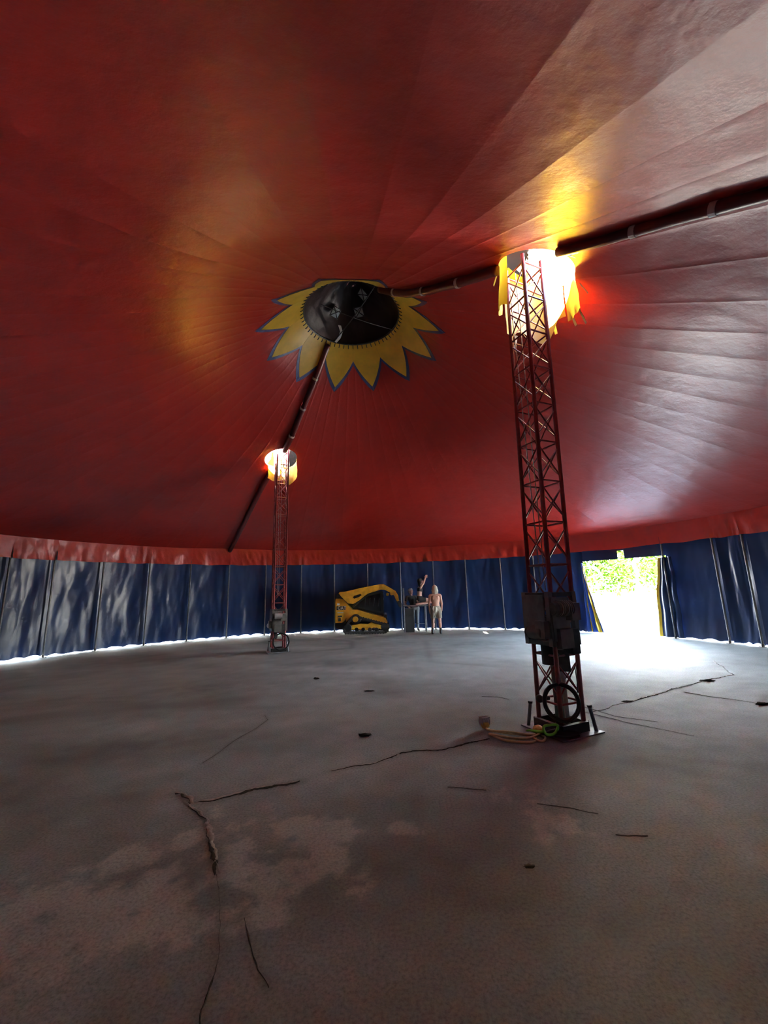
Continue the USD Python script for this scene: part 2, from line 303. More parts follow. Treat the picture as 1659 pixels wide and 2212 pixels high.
for i, (t0, t1) in enumerate(zip(ALL_T, ALL_T[1:] + [end_t])):
    if abs(t0 - POLE_T[15]) < 1e-6: continue
    s = side((t0 + t1) / 2)
    if s not in walls: walls[s] = thing(s, kind='structure', label=f"blue vinyl side wall of the tent, {s.split('_')[1]} side")
    obj('panel', wall_panel(t0, t1, seed=i, lift=.05 if i in (0, 1) and t0 > 2.7 else 0), M['blue_vinyl'], walls[s], smooth=True) if False else obj('panel', grid(wall_panel(t0, t1, seed=i, lift=.03 if i == 0 else (-.06 if i > len(POLE_T) + 1 else 0))), M['blue_vinyl'], walls[s], smooth=True)
# either side of the doorway and over it
dl = POLE_T[15]
obj('panel', grid(wall_panel(dl, DOOR_T0, seed=50, m=9)), M['blue_vinyl'], walls['wall_right'], smooth=True)
NOTCH = wall_theta(1332, 1200), wall_theta(1346, 1200)
obj('panel', grid(wall_panel(DOOR_T0, NOTCH[0], z0=DOOR_TOP, seed=51, n=8, m=9)), M['blue_vinyl'], walls['wall_right'], smooth=True)
obj('panel', grid(wall_panel(NOTCH[0], NOTCH[1], z0=DOOR_TOP + .28, seed=52, n=8, m=5)), M['blue_vinyl'], walls['wall_right'], smooth=True)
obj('panel', grid(wall_panel(NOTCH[1], POLE_T[16], z0=DOOR_TOP, seed=53, n=8, m=9)), M['blue_vinyl'], walls['wall_right'], smooth=True)
val = thing('trim_1', kind='structure', label='red vinyl valance hanging from the canopy edge')
for i, (t0, t1) in enumerate(zip(ALL_T, ALL_T[1:] + [end_t])):
    m, n = 31, 9; t = np.linspace(t0, t1 - .0006, m); u = np.linspace(0, 1, m); f = np.linspace(0, 1, n)[:, None]
    w = meshkit.fbm(np.stack(np.broadcast_arrays(u[None] * 6 + i * 5.1, f * 1.3, np.full((n, m), i * 1.7)), -1), 4, 41) - .5
    r = RW(t)[None] - .15 + .19 * w * f ** .7
    top = canopy_z(*wall_xy(t, -.15).T) - .005; drop = top - 2.85 + .015 * np.sin(u * PI) + .01 * np.sin(u * 9 + i)
    P = np.stack([C[0] + r * np.cos(t)[None], C[1] + r * np.sin(t)[None], top[None] - f * drop[None]], -1)
    obj('panel', grid(P), M['valance'], val, smooth=True)

# ------------------------------------------------------------------ cupola over the ring, laced on; cables across it
M['rope_black'] = mat('black_lacing', (0.02, 0.02, 0.022), 0.7)
M['steel'] = mat('galvanised_steel', (0.36, 0.36, 0.35), 0.38, 0.5, 0.7, noise=(9, 0.25))
M['strap'] = mat('white_webbing', (0.62, 0.60, 0.54), 0.6)
M['dark_steel'] = mat('oily_dark_steel', (0.035, 0.033, 0.03), 0.45, 0.5, 0.3, noise=(18, 0.4))
M['window_vinyl'] = usdkit.material(stage, '/World/Looks/window_vinyl', {'t': ('translucent_bsdf', {'color': (0.5, 0.5, 0.5)}), 'd': ('diffuse_bsdf', {'color': (0.85, 0.87, 0.85)}), 'm': ('mix_closure', {'fac': 0.5})},
                                    [('t.BSDF', 'm.closure1'), ('d.BSDF', 'm.closure2')], surface='m.closure')
def cup(t, f):
    """the cupola cap: f 0 at the ring to 1 at its crown, slack between"""
    r = (RING_R + .03) * (1 - f) + .1 * f; z = RING_Z - .02 + 1.05 * f ** .85
    return np.stack(np.broadcast_arrays(C[0] + r * np.cos(t), C[1] + r * np.sin(t), z), -1)
cupola = thing('cupola', (0, 0, 0), label='dark maroon cupola cap laced over the round opening in the yellow sunburst', cat='tent cupola')
t = np.linspace(0, 2 * PI, 73); f = np.linspace(0, 1, 14)[:, None]
P = cup(t[None], f); w = meshkit.fbm(np.stack([np.cos(t)[None] * 2.2 * np.ones_like(f), np.sin(t)[None] * 2.2 * np.ones_like(f), np.broadcast_to(f * 3, (14, 73))], -1), 3, 9) - .5
P[..., 2] += .25 * w * np.sin(PI * f); P[-1] = P[-1].mean(0)
obj('cap', grid(P), M['maroon'], cupola, smooth=True)
rim = np.c_[C[0] + (RING_R + .01) * np.cos(t[:-1]), C[1] + (RING_R + .01) * np.sin(t[:-1]), np.full(72, RING_Z - .015)]
obj('ring', tube(rim, .022, 8, closed=True), M['dark_steel'], cupola, smooth=True)
for k in range(60):
    a = 2 * PI * (k + .5) / 60; d = V(math.cos(a), math.sin(a)); p0 = np.r_[C + d * (RING_R - .005), RING_Z + .01]; r1 = RING_R + .085
    p1 = np.r_[C + d * r1, float(canopy_z(*(C + d * r1))) - .025]; mid = (p0 + p1) / 2 + V(0, 0, -.03)
    obj('lacing_loop', tube([p0, mid, p1], .011, 5), M['rope_black'], cupola)
def cup_hit(px, py):
    d = ray_of(px, py)
    for s in np.arange(5, 16, .01):
        p = EYE + d * s; r = np.linalg.norm(p[:2] - C); f = np.clip((RING_R + .03 - r) / (RING_R - .07), 0, 1)
        if p[2] > RING_Z - .02 + 1.05 * f ** .85: return p, f
for px, py, w in [(791, 631, .13), (720, 671, .12), (778, 672, .12)]:
    p, f = cup_hit(px, py); a = math.atan2(p[1] - C[1], p[0] - C[0]); e = 1e-3
    p = cup(np.array(a), np.array(f)); du = cup(np.array(a + e), np.array(f)) - p; dv = cup(np.array(a), np.array(f + e)) - p; du /= np.linalg.norm(du); dv /= np.linalg.norm(dv); nn = np.cross(du, dv); nn *= np.sign(nn[2] + 1e-9); p = p - nn * .14
    win = part('vent_window', cupola)
    obj('pane', slab(np.array([[p - du * w - dv * w, p - du * w + dv * w], [p + du * w - dv * w, p + du * w + dv * w]]), nn * .004), M['window_vinyl'], win)
    obj('frame', cat_mesh([tube(np.array([p - du * w - dv * w, p - du * w + dv * w, p + du * w + dv * w, p + du * w - dv * w]), .014, 6, closed=True), bar(p - du * w - dv * w, p + du * w + dv * w, .012), bar(p - du * w + dv * w, p + du * w - dv * w, .012)]), M['maroon'], win)
def ring_pt(px, py): p = EYE + ray_of(px, py) * ((RING_Z + .02 - EYE[2]) / ray_of(px, py)[2]); return p
a_, b_ = ring_pt(813, 613), ring_pt(722, 737)
data(obj('cable', tube([a_ + (b_ - a_) * k / 10 - V(0, 0, .06) * math.sin(PI * k / 10) for k in range(11)], .012, 6), M['dark_steel']), 'long dark cable stretched across the cupola opening from the near rim to the far rim', 'cable')
c_, d_ = ring_pt(692, 657), ring_pt(847, 712)
data(obj('cable', tube([c_ + (d_ - c_) * k / 10 - V(0, 0, .05) * math.sin(PI * k / 10) for k in range(11)], .009, 6), M['dark_steel']), 'thin dark cable crossing the other one under the cupola, left rim to right rim', 'cable')
q = [ring_pt(733, 706) + V(0, 0, .05), ring_pt(737, 716), ring_pt(732, 728) - V(0, 0, .03), ring_pt(722, 738) - V(0, 0, .05)]
data(obj('strap', slab(np.array([[x + V(-.03, 0, 0), x + V(.04, .02, 0)] for x in q]), V(0, .006, .003)), M['strap']), 'crumpled pale strap hanging at the far rim of the cupola', 'strap')

# ------------------------------------------------------------------ yellow sunburst round the ring: twelve petals with a navy outline
burst = thing('sunburst', (0, 0, 0), label='yellow twelve-pointed sunburst with navy outline sewn round the cupola ring', cat='tent decoration')
def petal(center, r_tip, r_val, half, dz, n=9):
    rows = []
    for u in np.linspace(-1, 1, 2 * n + 1):
        ro = r_val + (r_tip - r_val) * (1 - abs(u)); rr = np.linspace(RING_R + .01, ro, 10); a = center + u * half
        x, y = C[0] + rr * math.cos(a), C[1] + rr * math.sin(a); rows.append(np.stack([x, y, canopy_z(x, y) + dz], -1))
    return np.array(rows)
for k in range(12):
    a = math.radians(18.3 + 30 * k)
    p_ = part('petal', burst)
    obj('face', slab(petal(a, 2.06, 1.47, math.radians(14.95), -.024), .004), M['yellow_vinyl'], p_)
    obj('outline', slab(petal(a, 2.20, 1.56, math.radians(15), -.014), .004), M['navy'], p_)

# ------------------------------------------------------------------ ridge sleeves along the mast axis
def sleeve(ra, rb, sgn, label, w0=.10, w1=.10, first=.5, step=.85):
    o = thing('ridge_sleeve', (0, 0, 0), label=label, cat='fabric sleeve', group=None)
    d = AX * sgn; rr = np.linspace(ra, rb, 40); x, y = C[0] + d[0] * rr, C[1] + d[1] * rr; w = np.linspace(w0, w1, 40)
    pts = np.stack([x, y, canopy_z(x, y) - w * .85], -1)
    pts[:, 2] += .02 * (meshkit.fbm(np.c_[rr * 3, np.zeros((40, 2))], 3, 5) - .5)
    obj('sleeve', tube(pts, w, 12), M['sleeve'], o, smooth=True)
    for r in np.arange(ra + first, rb - .1, step):
        i = np.interp(r, rr, np.arange(40)); p = np.array([np.interp(i, np.arange(40), pts[:, k]) for k in range(3)]); i2 = min(i + 1, 39); q = np.array([np.interp(i2, np.arange(40), pts[:, k]) for k in range(3)]); u = (q - p) / np.linalg.norm(q - p)
        obj('strap', tube([p - u * .03, p + u * .03], np.interp(i, np.arange(40), w) + .008, 12), M['strap'], o, smooth=30)
R1, R2 = np.linalg.norm(P1 - C), np.linalg.norm(P2 - C)
sleeve(RING_R + .05, R1 - .22, 1, 'dark fabric sleeve under the canopy between the sunburst ring and the near mast', .075, .075)
sleeve(R1 + .70, float(RW(AX_T)) - .1, 1, 'dark fabric sleeve with pale straps running from the near mast to the right edge', .058, .064, .86, .68)
sleeve(RING_R + .05, R2 - .36, -1, 'maroon fabric sleeve with white straps between the sunburst ring and the far mast', .075, .085, .75, .78)
sleeve(R2 + .66, float(RW(AX_T + PI)) - .1, -1, 'dark fabric sleeve running from the far mast down to the left wall', .085, .085, 20)

# ------------------------------------------------------------------ lattice masts
NODES = [.02] + [.32 + .53 * k for k in range(12)]
MAST_ROT = math.atan2(-.36, .93)                                    # the left-right diagonal of the square
def mast(P, label, lean=V(0, 0), side=.34):
    o = thing('mast', (P[0], P[1], 0), 0, label, 'lattice mast')
    cor = [V(math.cos(MAST_ROT + k * PI / 2), math.sin(MAST_ROT + k * PI / 2)) * side / math.sqrt(2) for k in range(4)]
    top = NODES[-1] + .12
    at = lambda c, z: np.r_[c + lean * z / 6, z]
    for c in cor: obj('leg', bar(at(c, .02), at(c, top), .027, 10), M['red_steel'], o, smooth=30)
    for z0, z1 in zip(NODES[:-1], NODES[1:]):
        for k in range(4):
            a, b = cor[k], cor[(k + 1) % 4]
            obj('crossbar', bar(at(a, z1), at(b, z1), .0125, 6), M['red_steel'], o, smooth=30)
            if z0 > .1:
                g = .07
                obj('brace', bar(at(a, z0 + g), at(b, z1 - g), .0105, 6), M['red_steel'], o, smooth=30)
                obj('brace', bar(at(b, z0 + g) , at(a, z1 - g), .0105, 6), M['red_steel'], o, smooth=30)
    return o, cor
mast1, COR = mast(P1, 'tall red lattice mast in the right foreground with bright opening at its top', V(.13, 0))
mast2, _ = mast(P2, 'red lattice mast at the far left, beyond the sunburst')

# ------------------------------------------------------------------ open mast tops: hood above, yellow flaps below
M['flap'] = usdkit.material(stage, '/World/Looks/flap', {'p': ('principled_bsdf', {'base_color': (0.34, 0.19, 0.007), 'roughness': 0.45}), 't': ('translucent_bsdf', {'color': (0.34, 0.2, 0.01)}), 'm': ('mix_closure', {'fac': 0.3})},
                            [('p.BSDF', 'm.closure1'), ('t.BSDF', 'm.closure2')], surface='m.closure')
def mast_top(P, a0, name, span):
    """a0: the way the hood's back faces; open on the other side"""
    o = thing('mast_hood', (P[0], P[1], 0), 0, f'grey canvas hood over the open top of the {name} mast, laced along its edge', 'canvas hood')
    t = np.linspace(a0 - math.radians(span), a0 + math.radians(span), 33); f = np.linspace(0, 1, 12)[:, None]
    rz = canopy_z(P[0] + (HOLE + .02) * np.cos(t), P[1] + (HOLE + .02) * np.sin(t)) + .01
    r = (HOLE + .03) * (1 - f) + .26 * f + .10 * np.sin(PI * f); z = rz[None] * (1 - f) + (rz.mean() + .62) * f + .12 * np.sin(PI * f)
    Pt = np.stack([r * np.cos(t)[None], r * np.sin(t)[None], z], -1)
    obj('cover', grid(Pt), M['hood'], o, smooth=True)
    cap = np.array([Pt[-1]] + [Pt[-1].mean(0) + (Pt[-1] - Pt[-1].mean(0)) * s + V(0, 0, .06 * (1 - s)) for s in (.6, .3, .02)])
    obj('crown', grid(cap), M['hood'], o, smooth=True)
    for e in (0, -1):
        for k in range(1, 9): obj('grommet', moved(trimesh.creation.icosphere(1, .018), Pt[k, e] * V(.97, .97, 1)), M['strap'], o)
    return o
def flaps(P, arcs, name, label, up=None):
    for i, (a0, a1, drop, out) in enumerate(arcs):
        m, n = 15, 8; t = np.linspace(math.radians(a0), math.radians(a1), m); f = np.linspace(0, 1, n)[:, None]
        cz = canopy_z(P[0] + (HOLE) * np.cos(t), P[1] + (HOLE) * np.sin(t)) - .01
        w = meshkit.fbm(np.stack(np.broadcast_arrays(t[None] * 2.5, f * 1.5, np.full((n, m), i * 3.)), -1), 3, 3) - .5
        r = (HOLE - .01) + out * f + .12 * w * f
        dr = drop * (np.clip(.5 + (np.degrees(t) - 38) / 60, .5, 1) if drop == 1.0 else 1) * (.88 + .24 * meshkit.noise(np.c_[t * 2.2 + i, np.zeros((m, 2))], 7))
        z = cz[None] - f * dr[None]
        r = np.vstack([np.full((1, m), HOLE + .03), r]); z = np.vstack([cz[None] + .03, z])                       # hemmed over the edge of the canopy
        if up and i == up[0]:
            g_ = np.linspace(1, .05, 6)[:, None]; win_ = (np.clip((math.radians(up[2]) - t) / .25, 0, 1) * np.clip((t - math.radians(up[3])) / .1 + .2, 0, 1))[None]
            r = np.vstack([HOLE + .03 - .14 * g_ ** 2 + 0 * t[None], r]); z = np.vstack([cz[None] + .03 + up[1] * g_ * win_, z])
        Pt = np.stack([P[0] + r * np.cos(t)[None], P[1] + r * np.sin(t)[None], z], -1)
        obj('flap', grid(Pt), M['flap'], None, smooth=True, label=label[i], cat='fabric flap', group=None)
hood1 = mast_top(H1, math.radians(182), 'near', 106)
for a_, l_, dr_ in ((-62, .10, .03), (-2, .26, -.42), (18, .26, -.36), (48, .2, -.5), (110, .22, -.95), (-28, .18, -.2), (150, .2, -.04)):           # loose white tie straps round the opening
    d_ = V(math.cos(math.radians(a_)), math.sin(math.radians(a_)), 0); b_ = d_ * (HOLE + .03) + V(0, 0, float(canopy_z(*(H1 + d_[:2] * .55))) + dr_ - .02); e_ = np.cross(d_, V(0, 0, 1)) * .02
    obj('tie_strap', slab(np.array([[b_ + d_ * .02 * k - V(0, 0, l_ * k / 4) - e_, b_ + d_ * .02 * k - V(0, 0, l_ * k / 4) + e_] for k in range(5)]), d_ * .004), M['strap'], hood1)
mast_top(H2, math.radians(8), 'far', 90)
flaps(H1, [(140, 200, .75, .06), (22, 138, 1.0, .0), (-30, 20, .55, .0)], 'near', ['yellow vinyl flap hanging on the left of the near mast top', 'yellow vinyl flap hanging behind the near mast top', 'yellow vinyl flap hanging on the right of the near mast top, brightly lit'], (1, .55, 88, -90))
flaps(H2, [(14, 95, .52, .02), (76, 160, .42, -.02)], 'far', ['yellow vinyl flap hanging on the right of the far mast top', 'yellow vinyl flap hanging behind the far mast top'], (1, .5, 165, 98))

# ------------------------------------------------------------------ outside the doorway: trees on the sunlit yard
M['bark'] = mat('bark', (0.09, 0.07, 0.05), 0.9, noise=(6, 0.3))
M['leaf'] = usdkit.material(stage, '/World/Looks/leaf', {'o': ('object_info', {}), 'r': ('rgb_ramp', {'ramp': [(0, (0.004, 0.010, 0.001)), (1, (0.006, 0.014, 0.0015))]}), 'p': ('principled_bsdf', {'roughness': 0.8, 'specular_ior_level': 0.0}), 't': ('translucent_bsdf', {'color': (0.006, 0.016, 0.001)}), 'm': ('mix_closure', {'fac': 0.35})},
                            [('o.random', 'r.fac'), ('r.color', 'p.base_color'), ('p.BSDF', 'm.closure1'), ('t.BSDF', 'm.closure2')], surface='m.closure')
def tree(loc, h, crown, n_leaf, seed, label):
    rng = np.random.default_rng(seed); o = thing('tree', loc, 0, label, 'tree', None)
    z0 = 1.3; wood = [tube([V(0, 0, -.1), V(.1, .05, h * .3), V(.0, .15, h * .6), V(.1, .1, h * .9)], [.17, .13, .09, .03], 7)]; cen = []
    for k in range(12):
        a = k * 2.4 + rng.uniform(-.4, .4); zb = h * (.25 + .06 * k); L = crown * (.55 + .45 * rng.random()) * (1 - .03 * k); tip = V(math.cos(a) * L, math.sin(a) * L, zb + rng.uniform(-.4, .9))
        b = V(.03, .1, zb); mid = (b + tip) / 2 + V(0, 0, .35); wood.append(tube([b, mid, tip], [.06, .04, .015], 5))
        cen += [b + (tip - b) * u + rng.normal(0, .3, 3) for u in (.45, .7, .9, 1.0, 1.05)]
    obj('trunk', cat_mesh(wood), M['bark'], o, smooth=True)
    cen = np.array(cen); cen = cen[cen[:, 2] > z0 + .2]
    c = cen[rng.integers(0, len(cen), n_leaf)] + rng.normal(0, .42, (n_leaf, 3)) * V(1, 1, .75)
    a, b = rng.normal(size=(n_leaf, 3)), rng.normal(size=(n_leaf, 3)); a /= np.linalg.norm(a, axis=1)[:, None]; b -= a * (a * b).sum(1)[:, None]; b /= np.linalg.norm(b, axis=1)[:, None]
    s = rng.uniform(.10, .2, (n_leaf, 1)); v = np.stack([c - a * s, c + b * s * .45, c + a * s, c - b * s * .45], 1).reshape(-1, 3)
    k = np.arange(n_leaf)[:, None] * 4; obj('foliage', trimesh.Trimesh(v, np.vstack([k + [0, 1, 2], k + [0, 2, 3]]), process=False), M['leaf'], o, kind='stuff')
DC = on_floor(1355, 1374)[:2]; DN = (DC - C) / np.linalg.norm(DC - C); DT = V(-DN[1], DN[0])       # the doorway's middle, outward and along it
TREES = [(1378, 27, 5.4, 2.3, 'green tree beyond the doorway, its leafy branches in the middle of the opening'), (1278, 29, 5.0, 1.9, 'green tree beyond the doorway, at the left side of the opening'), (1462, 31, 5.6, 2.4, 'green tree beyond the doorway, partly behind its right edge')]
for i, (px, hd, h, cr_, lb) in enumerate(TREES):
    p = ray_of(px, 1260)[:2]; p = p / np.linalg.norm(p) * hd; tree((p[0], p[1], 0), h, cr_, 1500, 40 + i, lb)
M['white_wall'] = mat('white_render', (0.78, 0.77, 0.74), 0.8, noise=(.5, .06)); M['roof'] = mat('grey_roof', (0.30, 0.30, 0.31), 0.7)
p = ray_of(1365, 1260)[:2]; p = p / np.linalg.norm(p); BT = V(p[1], -p[0]); p = p * 38; o = thing('building', (p[0], p[1], 0), math.atan2(BT[1], BT[0]), 'white sunlit building washed out by daylight behind the trees', 'building')
obj('wall', box(0, 3, 1.75, 34, 6, 3.5), M['white_wall'], o); obj('roof', prism([(-17.4, 3.5), (17.4, 3.5), (17.4, 3.62), (-17.4, 3.62)], -.35, 6.3), M['roof'], o)
for k in range(5): obj('window', box(-11 + 5.5 * k, .0, 1.9, 1.3, .06, 1.2), M['roof'], o)

# ------------------------------------------------------------------ side poles along the wall
M['pole'] = mat('pole_steel', (0.13, 0.13, 0.135), 0.45, 0.5, 0.4, noise=(7, 0.3))
pole_labels = ['thin grey side pole at the far left edge of the wall', 'second side pole from the left edge, against the blue wall', 'third side pole from the left edge, against the blue wall', 'fourth side pole from the left edge, against the blue wall',
               'fifth side pole from the left edge, against the blue wall', 'side pole under the end of the dark sleeve on the left wall', 'side pole just left of the far lattice mast', 'side pole just right of the far lattice mast', 'side pole behind the back end of the yellow loader',
               "side pole behind the yellow loader's cab", 'side pole between the yellow loader and the work platform', 'side pole just left of the shirtless man', 'side pole just right of the shirtless man', 'side pole halfway between the shirtless man and the near lattice mast',
               'side pole partly hidden behind the near lattice mast', 'side pole between the near lattice mast and the doorway', 'side pole at the right edge of the doorway', 'side pole midway between the doorway and the right edge', 'side pole at the right edge of the picture']
for k, t in enumerate(POLE_T):
    p = wall_xy(np.array(t), -.09); o = thing('side_pole', (p[0], p[1], 0), 0, pole_labels[k], 'side pole', 'side poles along the tent wall')
    top = EAVE_Z - .04
    obj('pole', bar(V(0, 0, .015), V(0, 0, top), .026, 10), M['pole'], o, smooth=30)
    obj('foot', cat_mesh([box(0, 0, .008, .12, .12, .012), bar(V(0, 0, .012), V(0, 0, .08), .034, 10)]), M['dark_steel'], o)
    obj('top_pin', bar(V(0, 0, top), V(0, 0, top + .05), .008, 6), M['steel'], o)

# ------------------------------------------------------------------ doorway curtains
M['blue_cloth'] = mat('blue_cloth', (0.03, 0.09, 0.42), 0.55, noise=(3, .15)); M['yellow_cloth'] = mat('yellow_cloth', (0.75, 0.48, 0.03), 0.55)
def frame_at(t): d = V(math.cos(t), math.sin(t)); return np.r_[wall_xy(np.array(t)), 0], np.r_[d, 0], V(-d[1], d[0], 0)
B0, OUT, ALONG = frame_at(DOOR_T0)                                  # ALONG points to the left, away from the opening
cur = thing('door_curtain', B0 - OUT * .02, 0, 'blue and yellow striped curtain gathered at the left edge of the doorway', 'curtain')
n = 22; zz = np.linspace(2.44, .03, n); gather = np.interp(zz, [0, .35, .9, 1.5, 2.44], [.56, .46, .34, .20, .06])
for k in range(6):
    m = 7; u = (k + np.linspace(0, 1, m)) / 6; side_ = -u[None] * gather[:, None] + .05
    dep = .05 * np.sin(u[None] * 6 * PI + 1) * (gather[:, None] / .4) + .02 * np.sin(zz[:, None] * 7 + u[None] * 9)
    P = ALONG * side_[..., None] - OUT * dep[..., None] + V(0, 0, 1) * (zz[:, None, None] + 0 * u[None, :, None])
    obj('strip', slab(P, -OUT * .006), M['yellow_cloth' if k in (1, 4) else 'blue_cloth'], cur, smooth=True)
B1, OUT1, AL1 = frame_at(DOOR_T1)
cur2 = thing('door_curtain', B1 - OUT1 * .02, 0, 'blue and yellow curtain drawn back at the right edge of the doorway', 'curtain')
gather2 = np.interp(zz, [0, .3, 1.0, 1.5, 2.44], [.36, .33, .30, .24, .05])
for k in range(3):
    m = 7; u = np.linspace((0, .45, .9)[k], (.45, .9, 1)[k], m); side_ = u[None] * (gather2[:, None] + .36) - .36
    dep = .05 * np.sin(u[None] * 4 * PI) + .02 * np.sin(zz[:, None] * 6)
    P = AL1 * side_[..., None] - OUT1 * (dep[..., None] + .03) + V(0, 0, 1) * (zz[:, None, None] + 0 * u[None, :, None])
    obj('strip', slab(P, -OUT1 * .006), M[('blue_vinyl', 'blue_vinyl', 'yellow_cloth')[k]], cur2, smooth=True)

# ------------------------------------------------------------------ gear at the masts
M['grey_paint'] = mat('grey_machine_paint', (0.10, 0.095, 0.085), 0.45, noise=(10, .3)); M['rubber'] = mat('black_rubber', (0.012, 0.012, 0.012), 0.6)
M['plate'] = mat('worn_base_plate', (0.16, 0.155, 0.15), 0.45, 0.5, 0.5, noise=(6, .4)); M['alu'] = mat('bare_motor_casting', (0.42, 0.42, 0.40), 0.4, 0.5, 0.6, noise=(9, .2))
def base(P, ang, side, which):
    o = thing('base_plate', (P[0], P[1], 0), MAST_ROT, f'square steel base plate with stakes under the {which} lattice mast', 'base plate')
    R45 = rotz(PI / 4)
    obj('plate', box(0, 0, .008, side, side, .014, R45), M['plate'], o)
    h = .34 / 2 + .03
    obj('frame', cat_mesh([box(*(R45[:3, :3] @ V(h * c, h * s_, .066)), .05 if c else .40, .05 if s_ else .40, .10, R45) for c, s_ in ((1, 0), (-1, 0), (0, 1), (0, -1))]), M['dark_steel'], o)
    for k in range(4):
        c = V(math.cos(k * PI / 2), math.sin(k * PI / 2), 0) * (side / math.sqrt(2) - .085)
        lean = V(-c[0] * .12, -c[1] * .12, 0)
        if k == 3: continue
        st = part('stake', o)
        obj('shaft', bar(c + V(0, 0, .01), c + lean + V(0, 0, .27), .02, 10), M['pole'], st, smooth=30)
        obj('head', bar(c + lean * .98 + V(0, 0, .265), c + lean * 1.03 + V(0, 0, .29), .027, 10), M['dark_steel'], st, smooth=30)
    return o
base(P1, 0, .64, 'near'); base(P2, 0, .62, 'far')
def drum(c, ax, r, L, m=20):
    ax = np.asarray(ax, float) / np.linalg.norm(ax); c = np.asarray(c, float); return tube([c - ax * L / 2, c - ax * (L / 2 - .012), c + ax * (L / 2 - .012), c + ax * L / 2], [r * .9, r, r, r * .9], m)
def hoist(P, z, which, metal):
    o = thing('hoist_carriage', (P[0], P[1], z), MAST_ROT + PI / 4, f'dark climbing hoist with motors clamped round the {which} lattice mast', 'hoist')
    h = .34 / 2 + .022; S = .34 + .07
    for zz_ in (0, .28, .56):
        for c, s_ in ((1, 0), (-1, 0), (0, 1), (0, -1)): obj('collar_bar', box(h * c, h * s_, zz_, .045 if c else S, .045 if s_ else S, .05), M['dark_steel'], o)
    for c in (-1, 1):
        for s_ in (-1, 1): obj('corner_plate', box(h * c, h * s_, .28, .06, .06, .62), M['grey_paint'], o)
    for i, (x, y, w_, d_, z_, h_) in enumerate([(-.06, -h - .03, .27, .016, .28, .50), (-h - .02, .02, .016, .30, .36, .40)]): obj('side_plate', box(x, y, z_, w_, d_, h_), M['grey_paint'], o)
    a = part('motor', o)
    obj('body', drum((-.05, -h - .06, .40), (1, 0, 0), .085, .22), metal, a, smooth=30); obj('end_cap', drum((-.18, -h - .06, .40), (1, 0, 0), .072, .07), M['dark_steel'], a, smooth=30)
    obj('gearbox', moved(trimesh.creation.box([.14, .16, .2]), (.085, -h - .05, .36)), M['grey_paint'], a)
    for k in range(7): obj('fin', drum((-.13 + .03 * k, -h - .06, .40), (1, 0, 0), .094, .008), metal, a, smooth=30)
    b = part('motor', o)
    obj('body', drum((-h - .05, -.02, .12), (0, 1, 0), .08, .22), metal, b, smooth=30); obj('end_cap', drum((-h - .05, .11, .12), (0, 1, 0), .066, .06), M['dark_steel'], b, smooth=30)
    obj('gearbox', moved(trimesh.creation.box([.14, .15, .2]), (-h - .04, -.12, .16)), M['grey_paint'], b)
    obj('control_box', box(-.05, -h - .03, .06, .2, .12, .22), M['grey_paint'], o); obj('control_box', box(.085, -h - .03, .02, .12, .10, .28), M['dark_steel'], o)
    obj('pulley', cat_mesh([drum((0, 0, .44), (1, 1, 0), .10, .05), drum((0, 0, .20), (1, 1, 0), .12, .06)]), M['dark_steel'], o, smooth=30)
    obj('chain_bag', moved(trimesh.creation.cylinder(.085, .26, sections=16), (-.10, -.02, -.12)), M['rubber'], o, smooth=30)
    obj('hook', cat_mesh([bar(V(-.12, -h + .02, -.03), V(-.12, -h + .02, -.12), .008), moved(trimesh.creation.icosphere(1, .022), (-.12, -h + .02, -.13))]), M['dark_steel'], o)
    return o
hoist(P1, .99, 'near', M['grey_paint']); hoist(P2, .62, 'far', M['alu'])
for P, which, off in ((P1, 'near', V(-.05, .06)), (P2, 'far', V(-.06, .02))):
    o = thing('hoist_chain', (P[0], P[1], 0), MAST_ROT, f'pale hanging chains inside the {which} lattice mast', 'chain')
    for x in (-.02, .03): obj('run', bar(V(off[0] + x, off[1], 1.6), V(off[0] + x * 2, off[1], 6.2), .007, 6), M['steel'], o, smooth=30)
# lower column with the hydraulic ram seen between the legs of the near mast
o = thing('ram_column', (P1[0], P1[1], 0), MAST_ROT, 'thick dark ram column standing between the lower legs of the near mast', 'column')
obj('tube', bar(V(.0, .02, .03), V(.0, .02, .98), .055, 16), M['grey_paint'], o, smooth=30); obj('rod', bar(V(.075, -.05, .03), V(.075, -.05, .86), .026, 12), M['steel'], o, smooth=30)
m_ = part('motor', o); obj('body', box(.10, -.07, .79, .13, .15, .24), M['dark_steel'], m_); obj('cap', drum((.16, -.09, .93), (0, 0, 1), .062, .10), M['dark_steel'], m_, smooth=30)
obj('cable', tube([V(.21, -.08, .72), V(.22, -.1, .55), V(.20, -.13, .42), V(.22, -.12, .33)], .006, 6), M['rubber'], o)
# coils of cable
def coil(P, c, nrm, r, loops, label, thick=.012, mat_='rubber'):
    nrm = np.asarray(nrm, float) / np.linalg.norm(nrm); a = np.cross(V(0, 0, 1), nrm); a /= np.linalg.norm(a); b = np.cross(nrm, a); rng = np.random.default_rng(int(r * 1e4)); pts = []
    for k in range(loops * 40):
        th = k / 40 * 2 * PI; rr = r + .012 * math.sin(th * .37) + rng.normal(0, .001); pts.append(np.asarray(c) + a * rr * math.cos(th) + b * rr * math.sin(th) * 1.04 + nrm * (.014 * math.sin(th * .77)))
    o = obj('cable_coil', tube(pts, thick, 7), M[mat_], smooth=True); return data(o, label, 'cable coil')
dv = np.r_[P1, 0] / np.linalg.norm(P1)
coil(P1, np.r_[P1, .36] - dv * .27 + V(.03, 0, 0), -dv + V(.1, 0, .12), .18, 5, 'black coil of thick cable hung upright low on the near lattice mast', .013)
